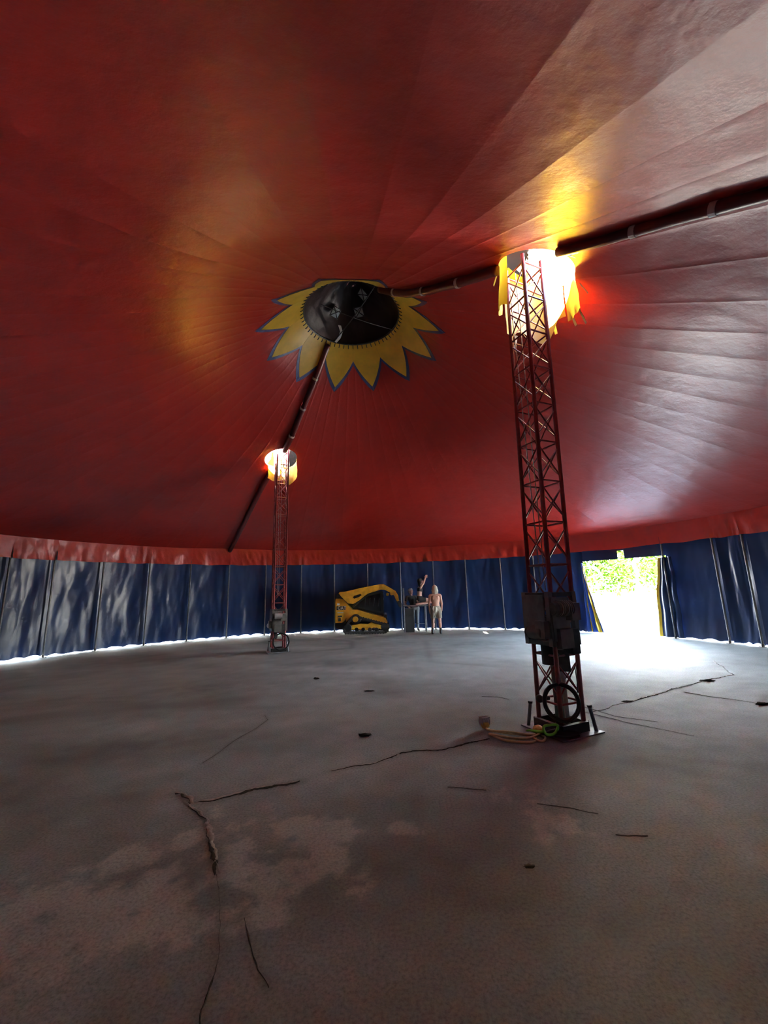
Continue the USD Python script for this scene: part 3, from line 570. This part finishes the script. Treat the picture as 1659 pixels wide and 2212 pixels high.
coil(P2, np.r_[P2, .30] + V(.16, -.26, 0), V(.2, -1, .1), .22, 3, 'black coil of cable leaning at the foot of the far lattice mast', .012)
p = on_floor(1170, 1580); k_ = EYE + ray_of(1166, 1509) * (np.linalg.norm(p - EYE) * .985)
o = thing('clamp', k_, 0, 'black clamp with a round knob on the left leg of the near mast', 'clamp')
obj('knob', moved(trimesh.creation.icosphere(2, .045), (0, 0, 0)), M['rubber'], o, smooth=True); obj('arm', bar(V(0, 0, 0), V(.12, .03, -.005), .022, 8), M['rubber'], o, smooth=30)

# ------------------------------------------------------------------ rope, sling and plug beside the near mast
M['rope'] = mat('tan_rope', (0.52, 0.38, 0.20), 0.85, bump=(90, .4, .004)); M['lime'] = mat('lime_plastic', (0.22, 0.95, 0.10), 0.35); M['clear'] = usdkit.material(stage, '/World/Looks/clear_plastic', {'p': ('principled_bsdf', {'base_color': (0.95, 0.96, 0.94), 'roughness': 0.15, 'transmission_weight': 0.3})}, [], surface='p.BSDF')
M['yellow_plug'] = mat('yellow_plug', (0.75, 0.60, 0.16), 0.55); M['clod'] = mat('dark_clod', (0.03, 0.028, 0.02), 0.95, 0.1, noise=(40, .5)); M['black_cloth'] = mat('black_cloth', (0.018, 0.018, 0.018), 0.7)
def floor_curve(px, z=.014, n=80):
    p = np.array([on_floor(*q, z)[:2] for q in px]); s = CubicSpline(np.arange(len(p)), p, axis=0); u = np.linspace(0, len(p) - 1, n); return s(u)
loops = [([(1050, 1574), (1085, 1583), (1120, 1587), (1150, 1589), (1158, 1594), (1150, 1602), (1110, 1603), (1080, 1597), (1058, 1586)], .013), ([(1058, 1586), (1075, 1590), (1120, 1594), (1152, 1592), (1165, 1585)], .030),
         ([(1052, 1576), (1080, 1581), (1100, 1580), (1130, 1586), (1155, 1587)], .040), ([(1170, 1590), (1178, 1596), (1172, 1600), (1160, 1599), (1152, 1594)], .014)]
o = thing('rope_coil', (0, 0, 0), 0, 'tan rope lying in long loops on the floor beside the near mast', 'rope')
for px, z in loops:
    q = floor_curve(px, z); obj('loop', tube(np.c_[q, z + .006 * np.sin(np.linspace(0, 9, len(q)))], .0125, 8), M['rope'], o, smooth=True)
c = on_floor(1165, 1588); rng = np.random.default_rng(5)
kn = trimesh.creation.icosphere(3, .062); kn.vertices *= 1 + .5 * (meshkit.fbm(kn.vertices * 26, 3, 2)[:, None] - .5); kn.vertices[:, 2] *= .8
data(obj('rope_knot', moved(kn, c + V(0, 0, .055)), M['yellow_plug'], smooth=True), 'yellow knotted bundle at the end of the tan rope', 'knot')
c = on_floor(1194, 1590, .03); sd = V(1, .12, 0) / np.linalg.norm(V(1, .12, 0))
hp = np.array([(-.085, .02), (-.075, .085), (-.01, .10), (.075, .10), (.095, .075), (.06, .03), (.01, .0), (-.05, -.005)]); u_ = np.linspace(0, 8, 64, endpoint=False)
hs = CubicSpline(np.arange(9), np.vstack([hp, hp[:1]]), axis=0, bc_type='periodic')(u_)
o = thing('tool_handle', c, 0, 'lime green closed handle lying at the front of the near base plate', 'handle')
obj('grip', tube(np.array([sd * a * .95 + V(-.10, .45, .88) * b * .9 for a, b in hs]) + V(0, 0, .02), .015, 8, closed=True), M['lime'], o, smooth=True)
obj('tail', tube([V(-.08, .05, .03), V(-.16, .07, .03), V(-.22, .06, .045), V(-.25, .1, .03)], [.014, .016, .012, .008], 8), M['lime'], o, smooth=True)
q = np.array([on_floor(x, y)[:2] for x, y in [(1180, 1598), (1200, 1600), (1228, 1597), (1245, 1592), (1240, 1583), (1218, 1582)]])
b_ = trimesh.creation.icosphere(3, 1.0); w_ = meshkit.fbm(b_.vertices * 2.2, 4, 6)[:, None]; b_.vertices *= (.65 + .7 * w_); b_.vertices *= V(.17, .07, .035); b_.apply_transform(rotz(-.25)); b_.apply_translation(np.r_[q.mean(0) + V(-.02, -.02), .045])
data(obj('black_strap_bundle', b_, M['black_cloth'], smooth=True), 'crumpled black strap bundle on the front corner of the base plate', 'strap bundle')
c = on_floor(1047, 1572); o = thing('clear_connector', c, .35, 'clear plastic connector with yellow plug at the left end of the rope', 'connector')
obj('shell', cat_mesh([tube([V(-.05 + .014 * k, 0, .075), V(-.043 + .014 * k, 0, .075)], [.046 + .004 * (k % 2)] * 2, 14) for k in range(8)]), M['clear'], o, smooth=30)
for s_ in (-1, 1): obj('rib', tube([V(-.055, .03 * s_, .12), V(.06, .03 * s_, .118)], .008, 6), M['clear'], o)
obj('plug', drum((-.01, -.035, .04), (1, .2, 0), .034, .075), M['yellow_plug'], o, smooth=30)
for px, py, w_, h_, sd_ in [(789, 1590, .055, .022, 1), (1143, 1873, .026, .008, 2), (683, 1467, .05, .02, 3), (1355, 1516, .06, .012, 4), (1528, 1471, .10, .015, 5), (1645, 1521, .07, .015, 6), (798, 1493, .06, .01, 7)]:
    b_ = trimesh.creation.icosphere(2, 1.0); b_.vertices *= (.1 + 1.7 * meshkit.fbm(b_.vertices * 2.4 + sd_ * 5, 3, sd_)[:, None]); b_.vertices *= V(w_ * 1.2, w_ * .5, h_); b_.apply_translation(on_floor(px, py) + V(0, 0, h_ * .55))
    data(obj('dirt_clod', b_, M['clod'], smooth=True), {1: 'small black scrap lying alone on the floor left of the near mast', 2: 'small dark scrap on the floor in the lower right foreground', 3: 'small dark scrap on the floor right of the far mast', 4: 'dark clod in the floor crack just right of the near mast', 5: 'dark clod in the floor crack before the doorway, farthest from the near mast', 6: 'dark clod on the floor at the right edge of the picture', 7: 'thin dark scrap on the floor below the loader'}[sd_], 'scrap')

# ------------------------------------------------------------------ compact track loader
M['cat_yellow'] = mat('loader_yellow', (0.80, 0.42, 0.03), 0.42, noise=(5, .2)); M['loader_black'] = mat('loader_black', (0.012, 0.012, 0.012), 0.45); M['track'] = mat('track_rubber', (0.028, 0.026, 0.023), 0.8, noise=(12, .4))
M['cab_glass'] = mat('dark_cab_glass', (0.012, 0.014, 0.014), 0.12, 0.6); M['white_print'] = mat('white_print', (0.75, 0.75, 0.72), 0.5)
LY, LX = 16.15, -.95                                                # near side of the loader, and its origin along x
def lp(cx, cy):
    """a point of the zoomed crop of the photograph (680,1170, x4.88) on the upright plane of the loader's near side"""
    px, py = 680 + cx * .2049, 1170 + cy * .2049; d = ray_of(px, py); p = EYE + d * (LY / d[1]); return (p[0] - LX, max(p[2], 0.0))
loader = thing('track_loader', (LX, LY, 0), 0, 'yellow compact track loader with black cab parked before the far wall', 'loader')
W = 1.66                                                            # width over the tracks
def bev(m): return m
def plate(o, name, pts, y0, y1, mat_, **k):
    return obj(name, prism([lp(*p) for p in pts], y0, y1), M[mat_], o, **k)
trk = [(322, 962), (305, 938), (304, 912), (330, 880), (398, 800), (428, 786), (470, 796), (742, 868), (770, 884), (778, 908), (766, 940), (735, 958)]
for y0, sname in ((0, 'near'), (W - .38, 'far')):
    o_ = part('track', loader)
    from shapely.geometry import Polygon
    out = Polygon([lp(*p) for p in trk]).buffer(.03); inn = out.buffer(-.075)
    belt = trimesh.creation.extrude_polygon(out.difference(inn), .38, engine='earcut'); v = belt.vertices.copy(); belt.vertices = np.stack([v[:, 0], v[:, 2] + y0, v[:, 1]], 1); belt.fix_normals()
    lo = belt.bounds[0][2]; belt.apply_translation([0, 0, .03 - lo])
    obj('belt', belt, M['track'], o_)
    ring_ = np.array(out.exterior.coords); ring_[:, 1] += .03 - lo; L_ = np.r_[0, np.cumsum(np.linalg.norm(np.diff(ring_, axis=0), axis=1))]; lugs = []
    for k in range(40):
        u = L_[-1] * k / 40; p_ = V(np.interp(u, L_, ring_[:, 0]), np.interp(u, L_, ring_[:, 1])); q_ = V(np.interp((u + .03) % L_[-1], L_, ring_[:, 0]), np.interp((u + .03) % L_[-1], L_, ring_[:, 1])); a_ = math.atan2(q_[1] - p_[1], q_[0] - p_[0])
        lugs.append(box(p_[0], y0 + .19, max(p_[1], .02), .05, .37, .035, rotm(-a_, [0, 1, 0])))
    obj('lug', cat_mesh(lugs), M['track'], o_, kind='stuff')
    fy = (y0 + .04, y0 + .34)
    plate(o_, 'frame', [(342, 905), (350, 890), (480, 868), (560, 872), (600, 850), (620, 862), (715, 885), (725, 905), (700, 922), (620, 905), (560, 935), (480, 928), (350, 930)], *fy, 'cat_yellow')
    for cx, cy, rr in ((432, 828, .20), (348, 918, .15), (738, 908, .15)):
        x_, z_ = lp(cx, cy); obj('wheel', drum((x_, y0 + .19, z_ + .03), (0, 1, 0), rr, .34), M['loader_black'], o_, smooth=30)
    x_, z_ = lp(428, 828); obj('hub', drum((x_, y0 + .0, z_ + .03), (0, 1, 0), .11, .06), M['cat_yellow'], o_, smooth=30)
    for cx in (440, 510, 580, 650): x_, z_ = lp(cx, 942); obj('roller', drum((x_, y0 + .19, z_ + .05), (0, 1, 0), .075, .33), M['loader_black'], o_, smooth=30)
plate(loader, 'chassis', [(330, 790), (385, 722), (440, 720), (600, 765), (745, 805), (768, 850), (755, 872), (600, 832), (470, 795), (380, 790), (330, 850)], .06, W - .06, 'cat_yellow')
plate(loader, 'belly', [(330, 850), (470, 800), (740, 870), (720, 905), (360, 915), (300, 890)], .42, W - .42, 'loader_black')
plate(loader, 'hood', [(214, 640), (216, 604), (258, 602), (300, 612), (392, 722), (345, 790), (285, 858), (212, 862)], .10, W - .10, 'cat_yellow')
plate(loader, 'engine_cover', [(214, 604), (226, 560), (248, 540), (262, 575), (345, 655), (400, 715), (300, 612)], .26, W - .26, 'loader_black')
plate(loader, 'rear_bumper', [(206, 862), (285, 858), (320, 880), (300, 930), (230, 925), (206, 905)], .25, W - .25, 'loader_black')
x_, z_ = lp(262, 790); obj('vent', box(x_ + .0, .095, z_, .16, .02, .06), M['loader_black'], loader); x_, z_ = lp(258, 825); obj('vent', box(x_, .095, z_, .10, .02, .12), M['loader_black'], loader)
cab = part('cab', loader)
plate(cab, 'shell', [(400, 715), (428, 640), (470, 600), (540, 556), (600, 530), (715, 518), (724, 600), (726, 790), (600, 758), (440, 716)], .32, W - .32, 'loader_black')
plate(cab, 'side_window', [(452, 700), (475, 640), (560, 575), (690, 545), (700, 740), (600, 738)], .305, .32, 'cab_glass')
plate(cab, 'side_window', [(452, 700), (475, 640), (560, 575), (690, 545), (700, 740), (600, 738)], W - .32, W - .305, 'cab_glass')
x_, z0_ = lp(724, 770); _, z1_ = lp(720, 545); obj('front_window', box(x_ + .008, W / 2, (z0_ + z1_) / 2, .015, W - .78, z1_ - z0_ - .1), M['cab_glass'], cab)
for k in range(4): x_, z_ = lp(520 + 48 * k, 640); obj('guard_bar', bar(V(x_, .298, z_ - .16), V(x_ + .05, .298, z_ + .16), .012, 6), M['loader_black'], cab)
arm_pts = [(250, 545), (262, 532), (330, 525), (480, 490), (690, 448), (725, 448), (765, 470), (852, 520), (880, 570), (888, 622), (868, 632), (845, 575), (800, 540), (735, 508), (690, 505), (560, 548), (520, 575), (470, 618), (405, 656), (352, 652), (285, 588)]
for y0, sn in ((.02, 'near'), (W - .20, 'far')):
    a_ = part('lift_arm', loader)
    plate(a_, 'beam', arm_pts, y0, y0 + .18, 'cat_yellow')
    plate(a_, 'slot', [(402, 588), (415, 572), (480, 552), (495, 562), (470, 582), (415, 602)], y0 - .006, y0 + .02, 'loader_black')
    x_, z_ = lp(720, 470); obj('pin', drum((x_, y0 + .08, z_), (0, 1, 0), .05, .22), M['cat_yellow'], a_, smooth=30)
    c0, c1 = lp(395, 690), lp(520, 585); obj('cylinder', cat_mesh([bar(V(c0[0], y0 + .10, c0[1]), V((c0[0] + c1[0]) / 2, y0 + .10, (c0[1] + c1[1]) / 2), .045), bar(V((c0[0] + c1[0]) / 2, y0 + .10, (c0[1] + c1[1]) / 2), V(c1[0], y0 + .10, c1[1]), .025)]), M['loader_black'], a_, smooth=30)
x_, z_ = lp(812, 548); obj('cross_tube', drum((x_, W / 2, z_), (0, 1, 0), .07, W - .3), M['cat_yellow'], loader, smooth=30)
x_, z_ = lp(766, 556); l_ = part('work_light', loader); obj('housing', drum((x_, .22, z_), (1, 0, -.2), .06, .09), M['cat_yellow'], l_, smooth=30); obj('lens', drum((x_ + .05, .22, z_ - .01), (1, 0, -.2), .05, .02), M['white_print'], l_, smooth=30)
plate(loader, 'coupler', [(868, 615), (905, 625), (922, 660), (916, 700), (890, 690), (874, 650)], .25, W - .25, 'loader_black')
plate(loader, 'front_step', [(728, 795), (735, 768), (756, 772), (768, 850), (750, 846)], .10, W - .10, 'loader_black')
x_, z_ = lp(232, 718)
obj('decal', box(x_ + .16, .098, z_ + .055, .36, .006, .15), M['loader_black'], loader)
tm = meshkit.text_mesh('CAT', .12, .006, bold=True); tm.apply_transform(rotm(PI / 2, [1, 0, 0])); tm.apply_translation([x_ + .02, .095, z_]); obj('lettering', tm, M['white_print'], loader)
obj('number_strip', box(x_ + .13, .097, z_ - .12, .24, .006, .045), M['white_print'], loader); obj('decal', box(x_ + .05, .097, z_ + .20, .10, .006, .07), M['white_print'], loader)

# ------------------------------------------------------------------ work platform by the wall
PX, PY = 2.0, 16.55
def wp(cx, cy, y):
    px, py = 680 + cx * .2049, 1170 + cy * .2049; d = ray_of(px, py); p = EYE + d * (y / d[1]); return V(p[0], p[1], p[2])
pl = thing('work_platform', (0, 0, 0), 0, 'grey steel work platform with open legs standing at the far wall', 'platform')
a, b = wp(932, 675, PY), wp(1232, 668, PY); zt = (a[2] + b[2]) / 2; x0, x1 = a[0], b[0]; y0, y1 = PY, PY + .46
obj('deck', box((x0 + x1) / 2, (y0 + y1) / 2, zt - .02, x1 - x0, y1 - y0, .045), M['pole'], pl)
for x in (x0 + .03, wp(1170, 700, PY)[0]):
    for y in (y0 + .03, y1 - .03): obj('leg', bar(V(x, y, .01), V(x, y, zt - .04), .024, 8), M['pole'], pl, smooth=30)
obj('rail', bar(V(x0 + .03, y1 - .03, .3), V(wp(1170, 700, PY)[0], y1 - .03, .3), .012, 8), M['pole'], pl, smooth=True)
c0, c1 = wp(920, 668, PY + .1), wp(955, 490, PY + .1); obj('end_board', box((c0[0] + c1[0]) / 2, PY + .23, (c0[2] + c1[2]) / 2, .05, .44, c1[2] - c0[2]), M['pole'], pl)
c0, c1 = wp(945, 900, PY + .3), wp(1035, 690, PY + .3)
o = thing('equipment_case', ((c0[0] + c1[0]) / 2, PY + .24, 0), 0, 'tall black equipment case under the left half of the work platform', 'case')
hh = zt - .12; obj('body', box(0, 0, hh / 2, c1[0] - c0[0], .36, hh), M['rubber'], o)
for s_ in (-1, 1): obj('edge', box(s_ * (c1[0] - c0[0]) / 2, -.18, hh / 2, .02, .02, hh), M['dark_steel'], o)
obj('handle', bar(V(-.07, -.195, hh * .7), V(.07, -.195, hh * .7), .012), M['dark_steel'], o)

# ------------------------------------------------------------------ people
import manifold3d as m3
M['skin'] = mat('skin', (0.50, 0.26, 0.17), 0.5, subsurface_weight=0.0); M['skin_pale'] = mat('skin_pale', (0.56, 0.33, 0.25), 0.5); M['khaki'] = mat('khaki_cloth', (0.25, 0.21, 0.155), 0.85); M['cream'] = mat('cream_cloth', (0.52, 0.46, 0.35), 0.9); M['grey_jeans'] = mat('grey_jeans', (0.20, 0.22, 0.23), 0.85)
M['black_shirt'] = mat('black_shirt', (0.012, 0.012, 0.013), 0.85); M['white_hair'] = mat('white_hair', (0.60, 0.59, 0.55), 0.8); M['dark_hair'] = mat('dark_hair', (0.015, 0.011, 0.009), 0.6); M['boot'] = mat('black_boot', (0.015, 0.014, 0.013), 0.5)
def sph(c, r): return m3.Manifold.sphere(float(r), 20).translate([float(x) for x in c])
def ell(c, r): return m3.Manifold.sphere(1.0, 28).scale([float(x) for x in r]).translate([float(x) for x in c])
def bone(a, ra, b, rb): return m3.Manifold.batch_hull([sph(a, ra), sph(b, rb)])
def chain(*pr): return sum_([bone(pr[i][0], pr[i][1], pr[i + 1][0], pr[i + 1][1]) for i in range(len(pr) - 1)])
def sum_(L):
    o = L[0]
    for x in L[1:]: o = o + x
    return o
def soft(m, edge=.022, it=14):
    m = m.refine_to_length(edge); q = m.to_mesh(); t = trimesh.Trimesh(q.vert_properties[:, :3], q.tri_verts, process=True); trimesh.smoothing.filter_taubin(t, iterations=it); return t
def hand(wrist, d, palm_n, L=.19, curl=.35, side_=1):
    """palm and five fingers; d: the way the fingers point, palm_n: the way the palm faces, side_: which side the thumb is on"""
    d = d / np.linalg.norm(d); n = palm_n - d * (palm_n @ d); n /= np.linalg.norm(n); s_ = np.cross(d, n) * side_
    pc = wrist + d * L * .28; parts_ = [m3.Manifold.batch_hull([sph(wrist + s_ * .016, .02), sph(wrist - s_ * .016, .02), sph(wrist + d * L * .5 + s_ * .032, .014), sph(wrist + d * L * .5 - s_ * .032, .014)])]
    for k, (o_, l_) in enumerate(((.033, .42), (.011, .48), (-.011, .45), (-.033, .36))):
        p0 = wrist + d * L * .48 + s_ * o_; a = d; pts = [p0]
        for j, f_ in enumerate((.45, .32, .23)):
            c_ = curl * (j + .6); dd = d * math.cos(c_) + n * math.sin(c_); pts.append(pts[-1] + dd * L * l_ * f_)
        parts_.append(chain(*[(p, r) for p, r in zip(pts, (.0105, .0095, .009, .008))]))
    t0 = wrist + d * L * .15 + s_ * .03; t1 = t0 + (d * .6 + s_ * .75 + n * .15) * L * .22; t2 = t1 + (d * .9 + s_ * .25 + n * .3) * L * .17
    parts_.append(chain((t0, .014), (t1, .011), (t2, .009)))
    return sum_(parts_)
def head(c, face, r=.105, up=V(0, 0, 1)):
    """a head with nose, brow, chin, lips and ears; c its middle, face the way it looks"""
    f_ = face / np.linalg.norm(face); s_ = np.cross(up, f_); s_ /= np.linalg.norm(s_); u_ = np.cross(f_, s_)
    g = lambda a, b, h: c + f_ * a + s_ * b + u_ * h
    m = m3.Manifold.batch_hull([sph(g(-.025, 0, .035), r * .82), sph(g(.02, 0, .02), r * .72), sph(g(.055, 0, -.075), .034), sph(g(.03, 0, -.06), .045)])
    m = m + m3.Manifold.batch_hull([sph(g(.085, 0, .02), .008), sph(g(.112, 0, -.022), .013), sph(g(.09, 0, -.03), .018)]) + chain((g(.088, -.02, -.055), .008), (g(.094, 0, -.055), .010), (g(.088, .02, -.055), .008))
    for k in (-1, 1): m = m + m3.Manifold.batch_hull([sph(g(-.01, k * .078, .015), .016), sph(g(-.015, k * .083, -.02), .012)]) + chain((g(.08, k * .015, .032), .009), (g(.07, k * .05, .028), .009))
    eyes = [trimesh.creation.icosphere(2, .011) for _ in (0, 1)]
    for k, e in zip((-1, 1), eyes): e.apply_translation(g(.082, k * .033, .008))
    return m, eyes, g

# the shirtless man, his back to us
fp = on_floor(944, 1370); man = thing('person', (fp[0], fp[1], 0), 0, 'shirtless person with cream cloth over the head, in khaki shorts, back turned', 'person')
hipz, kz, az_, shz = .93, .50, .10, 1.44
aL, aR = V(-.155, 0, az_), V(.155, .05, az_); kL, kR = V(-.125, .015, kz), V(.14, .045, kz); hL, hR = V(-.095, 0, hipz), V(.095, 0, hipz)
legs = chain((hL, .092), (kL, .058), (aL, .043)) + chain((hR, .092), (kR, .058), (aR, .043)) + bone(kL + V(0, -.02, -.12), .060, kL + V(0, -.01, -.24), .05) + bone(kR + V(0, -.02, -.12), .060, kR + V(0, -.01, -.24), .05)
feet = chain((aL, .04), (aL + V(-.02, .12, -.055), .035)) + chain((aR, .04), (aR + V(.02, .12, -.055), .035))
torso = m3.Manifold.batch_hull([ell((0, 0, hipz), (.165, .11, .09)), ell((0, -.005, 1.12), (.145, .095, .09))]) + m3.Manifold.batch_hull([ell((0, -.005, 1.12), (.145, .095, .09)), ell((0, 0, 1.32), (.185, .11, .11)), ell((0, 0, 1.41), (.165, .085, .06))]) + chain((V(-.17, 0, 1.415), .066), (V(0, .0, 1.455), .065), (V(.17, 0, 1.415), .066)) + bone(V(0, .01, 1.44), .06, V(0, .03, 1.56), .055)
torso = torso + ell((-.075, -.075, 1.33), (.06, .035, .09)) + ell((.075, -.075, 1.33), (.06, .035, .09))
sL, sR = V(-.19, 0, 1.40), V(.19, 0, 1.40); eL, eR = V(-.245, -.015, 1.12), V(.235, .0, 1.12); wL, wR = V(-.235, .045, .87), V(.225, .05, .86)
arms = chain((sL, .062), (eL, .042), (wL, .029)) + chain((sR, .062), (eR, .042), (wR, .029)) + hand(wL, V(.05, .1, -1), V(1, .1, 0), side_=-1) + hand(wR, V(-.05, .1, -1), V(-1, .1, 0), side_=1)
hm, eyes, g = head(V(0, .045, 1.655), V(.05, 1, -.05))
obj('body', soft(legs + feet + torso + arms + hm), M['skin'], man, smooth=True); obj('eyes', cat_mesh(eyes), M['white_print'], man, smooth=True)
sh = m3.Manifold.batch_hull([ell((0, 0, hipz + .07), (.178, .125, .06)), ell((0, 0, hipz - .06), (.19, .13, .06))]) + bone(hL + V(0, 0, -.03), .112, kL + V(0, 0, .10), .094) + bone(hR + V(0, 0, -.03), .112, kR + V(0, 0, .10), .094)
sh = sh.trim_by_plane([0, 0, 1], kz + .08).trim_by_plane([0, 0, -1], -(hipz + .12))
obj('shorts', soft(sh, .03, 6), M['khaki'], man, smooth=True)
for a_ in (aL, aR):
    b_ = chain((a_ + V(0, 0, .13), .056), (a_ + V(0, .0, -.03), .055)) + chain((a_ + V(0, -.02, -.05), .05), (a_ + V(a_[0] * .12, .15, -.06), .042)); b_ = b_.trim_by_plane([0, 0, 1], .0).trim_by_plane([0, 0, -1], -(az_ + .15))
    obj('boot', soft(b_, .025, 5), M['boot'], man, smooth=True)
cl = m3.Manifold.batch_hull([sph(g(-.02, 0, .045), .108), sph(g(.0, 0, .02), .10), sph(g(-.055, 0, .09), .06), sph(g(-.03, 0, .15), .018)]) + m3.Manifold.batch_hull([sph(g(-.03, 0, .02), .105), sph(g(-.06, -.09, -.14), .03), sph(g(-.075, 0, -.19), .03), sph(g(-.06, .09, -.13), .03), sph(g(-.02, .1, -.04), .03), sph(g(-.02, -.1, -.04), .03)])
cl = cl - m3.Manifold.batch_hull([sph(g(.09, 0, .01), .075), sph(g(.2, 0, -.04), .08), sph(g(.07, 0, -.10), .06)])
obj('head_cloth', soft(cl, .02, 8), M['cream'], man, smooth=True)
rows = []
for i, z in enumerate(np.linspace(hipz + .10, kz + .13, 14)):
    w_ = .075 + .035 * math.sin(i * .5) - .02 * (i / 13); rows.append([V(-.035 + x * w_, -.135 - .05 * math.sin(i * .22) - .012 * math.sin(x * 5 + i * .3) - .01, z - .05 * (x > .3)) for x in np.linspace(-1, 1, 9)])
obj('tied_cloth', slab(np.array(rows), V(0, -.014, 0)), M['cream'], man, smooth=True)

# the person in grey jeans beside the platform
fp = wp(1066, 915, 17.32); man2 = thing('person', (fp[0], 17.32, 0), 0, 'person with pale hair in dark shirt and grey jeans standing behind the platform', 'person')
hipz, kz, az_ = .90, .48, .09
aL, aR = V(-.10, .02, az_), V(.085, -.05, az_); kL, kR = V(-.085, -.0, kz), V(.08, -.07, kz); hL, hR = V(-.09, 0, hipz), V(.09, 0, hipz)
lg = chain((hL, .10), (kL, .068), (aL + V(0, 0, .02), .055)) + chain((hR, .10), (kR, .068), (aR + V(0, 0, .02), .055)) + ell((0, 0, hipz), (.165, .115, .11))
obj('jeans', soft(lg, .025), M['grey_jeans'], man2, smooth=True)
for a_ in (aL, aR): obj('shoe', soft((chain((a_ + V(0, .03, -.03), .045), (a_ + V(.02, -.13, -.05), .038))).trim_by_plane([0, 0, 1], 0.0), .025, 5), M['boot'], man2, smooth=True)
tilt = V(-.14, -.02, 0)
tor = m3.Manifold.batch_hull([ell((0, 0, .96), (.16, .11, .08)), ell(V(0, 0, 1.28) + tilt * .7, (.19, .115, .12)), ell(V(0, 0, 1.37) + tilt, (.16, .09, .05))]) + chain((V(-.17, 0, 1.36) + tilt, .066), (V(.17, 0, 1.36) + tilt, .066)); s1, s2 = V(-.18, 0, 1.35) + tilt, V(.18, 0, 1.35) + tilt; e1, e2 = V(-.27, -.05, 1.08) + tilt, V(.26, -.10, 1.14) + tilt; w1, w2 = V(-.16, -.20, .98) + tilt, V(.38, -.25, 1.22) + tilt
sl = chain((s1, .066), ((s1 + e1) / 2, .056)) + chain((s2, .066), ((s2 + e2) / 2, .056))
obj('shirt', soft(tor + sl, .025), M['black_shirt'], man2, smooth=True)
hm, eyes, g = head(V(-.15, -.03, 1.585), V(.5, -.75, -.05))
bd = hm + bone(V(0, 0, 1.38) + tilt, .055, V(-.15, -.02, 1.53), .052) + chain((s1, .05), (e1, .041), (w1, .029)) + chain((s2, .05), (e2, .041), (w2, .029)) + hand(w1, w1 - e1, V(0, 0, -1), side_=1) + hand(w2, w2 - e2, V(0, 0, -1), side_=-1)
obj('body', soft(bd, .02, 10), M['skin_pale'], man2, smooth=True); obj('eyes', cat_mesh(eyes), M['white_print'], man2, smooth=True)
obj('hair', soft(m3.Manifold.batch_hull([sph(g(-.035, 0, .045), .098), sph(g(.01, 0, .07), .075), sph(g(-.06, 0, -.03), .07)]) - m3.Manifold.batch_hull([sph(g(.10, 0, -.01), .085), sph(g(.2, 0, -.02), .1)]), .018, 6), M['white_hair'], man2, smooth=True)

# the person kneeling on the platform, one arm raised to the wall
kp = wp(1108, 660     , 16.80); wm = thing('person', (kp[0]     , 16.80, zt + .003), 0, 'dark-haired person in black top and shorts kneeling on the work platform, arm raised', 'person')
hip = V(0, 0, .24); k1, k2 = V(.42, -.10, .10), V(.40, .09, .09); f1, f2 = V(-.02, -.11, .05), V(-.02, .10, .05)
th = chain((hip + V(0, -.08, 0), .095), (k1 + V(0, 0, .07), .068)) + chain((hip + V(0, .08, 0), .095), (k2 + V(0, 0, .07), .068)) + chain((k1, .055), ((k1 + f1) / 2, .058), (f1, .04)) + chain((k2, .055), ((k2 + f2) / 2, .058), (f2, .04)) + chain((f1, .038), (f1 + V(-.13, 0, -.01), .03)) + chain((f2, .038), (f2 + V(-.13, 0, -.01), .03))
ch = V(.02, .0, .62); tor = m3.Manifold.batch_hull([ell(hip, (.11, .155, .09)), ell(V(.0, 0, .42), (.095, .125, .07))]) + m3.Manifold.batch_hull([ell(V(.0, 0, .42), (.095, .125, .07)), ell(ch, (.10, .155, .09)), ell(ch + V(0, 0, .07), (.08, .14, .05))])
s1, s2 = ch + V(.02, -.16, .06), ch + V(.03, .16, .07); e1, w1 = s1 + V(.14, .04, .20), s1 + V(.24, .22, .40); e2, w2 = s2 + V(.16, .06, .18), s2 + V(.26, .16, .40)
hm, eyes, g = head(ch + V(.05, .01, .31), V(.9, .45, .25))
bd = th + tor + chain((s1, .05), (e1, .039), (w1, .027)) + chain((s2, .05), (e2, .039), (w2, .027)) + hand(w1, w1 - e1, V(.3, 1, 0), side_=1) + hand(w2, w2 - e2, V(.3, 1, 0), side_=-1) + bone(ch + V(.01, 0, .08), .05, ch + V(.04, .01, .24), .047) + hm
obj('body', soft(bd, .02, 10), M['skin_pale'], wm, smooth=True); obj('eyes', cat_mesh(eyes), M['white_print'], wm, smooth=True)
st = (m3.Manifold.batch_hull([ell(hip + V(0, 0, .02), (.125, .17, .10)), ell(hip + V(0, 0, .10), (.11, .145, .04))]) + chain((hip + V(0, -.08, 0), .106), (hip + V(.20, -.09, -.04), .092)) + chain((hip + V(0, .08, 0), .106), (hip + V(.20, .09, -.04), .092)))
obj('shorts', soft(st, .022, 6), M['black_shirt'], wm, smooth=True)
tp = m3.Manifold.batch_hull([ell(ch + V(0, 0, -.07), (.108, .150, .04)), ell(ch + V(0, 0, .03), (.112, .166, .07))]) + chain((ch + V(0, -.09, .06), .05), (ch + V(.01, -.10, .135), .03)) + chain((ch + V(0, .09, .06), .05), (ch + V(.01, .10, .135), .03))
obj('top', soft(tp, .022, 5), M['black_shirt'], wm, smooth=True)
obj('hair', soft(m3.Manifold.batch_hull([sph(g(-.04, 0, .045), .10), sph(g(.005, 0, .07), .078), sph(g(-.07, 0, -.04), .07), sph(g(-.10, 0, -.13), .04)]) - m3.Manifold.batch_hull([sph(g(.10, 0, -.01), .085), sph(g(.2, 0, -.02), .1)]), .018, 6), M['dark_hair'], wm, smooth=True)
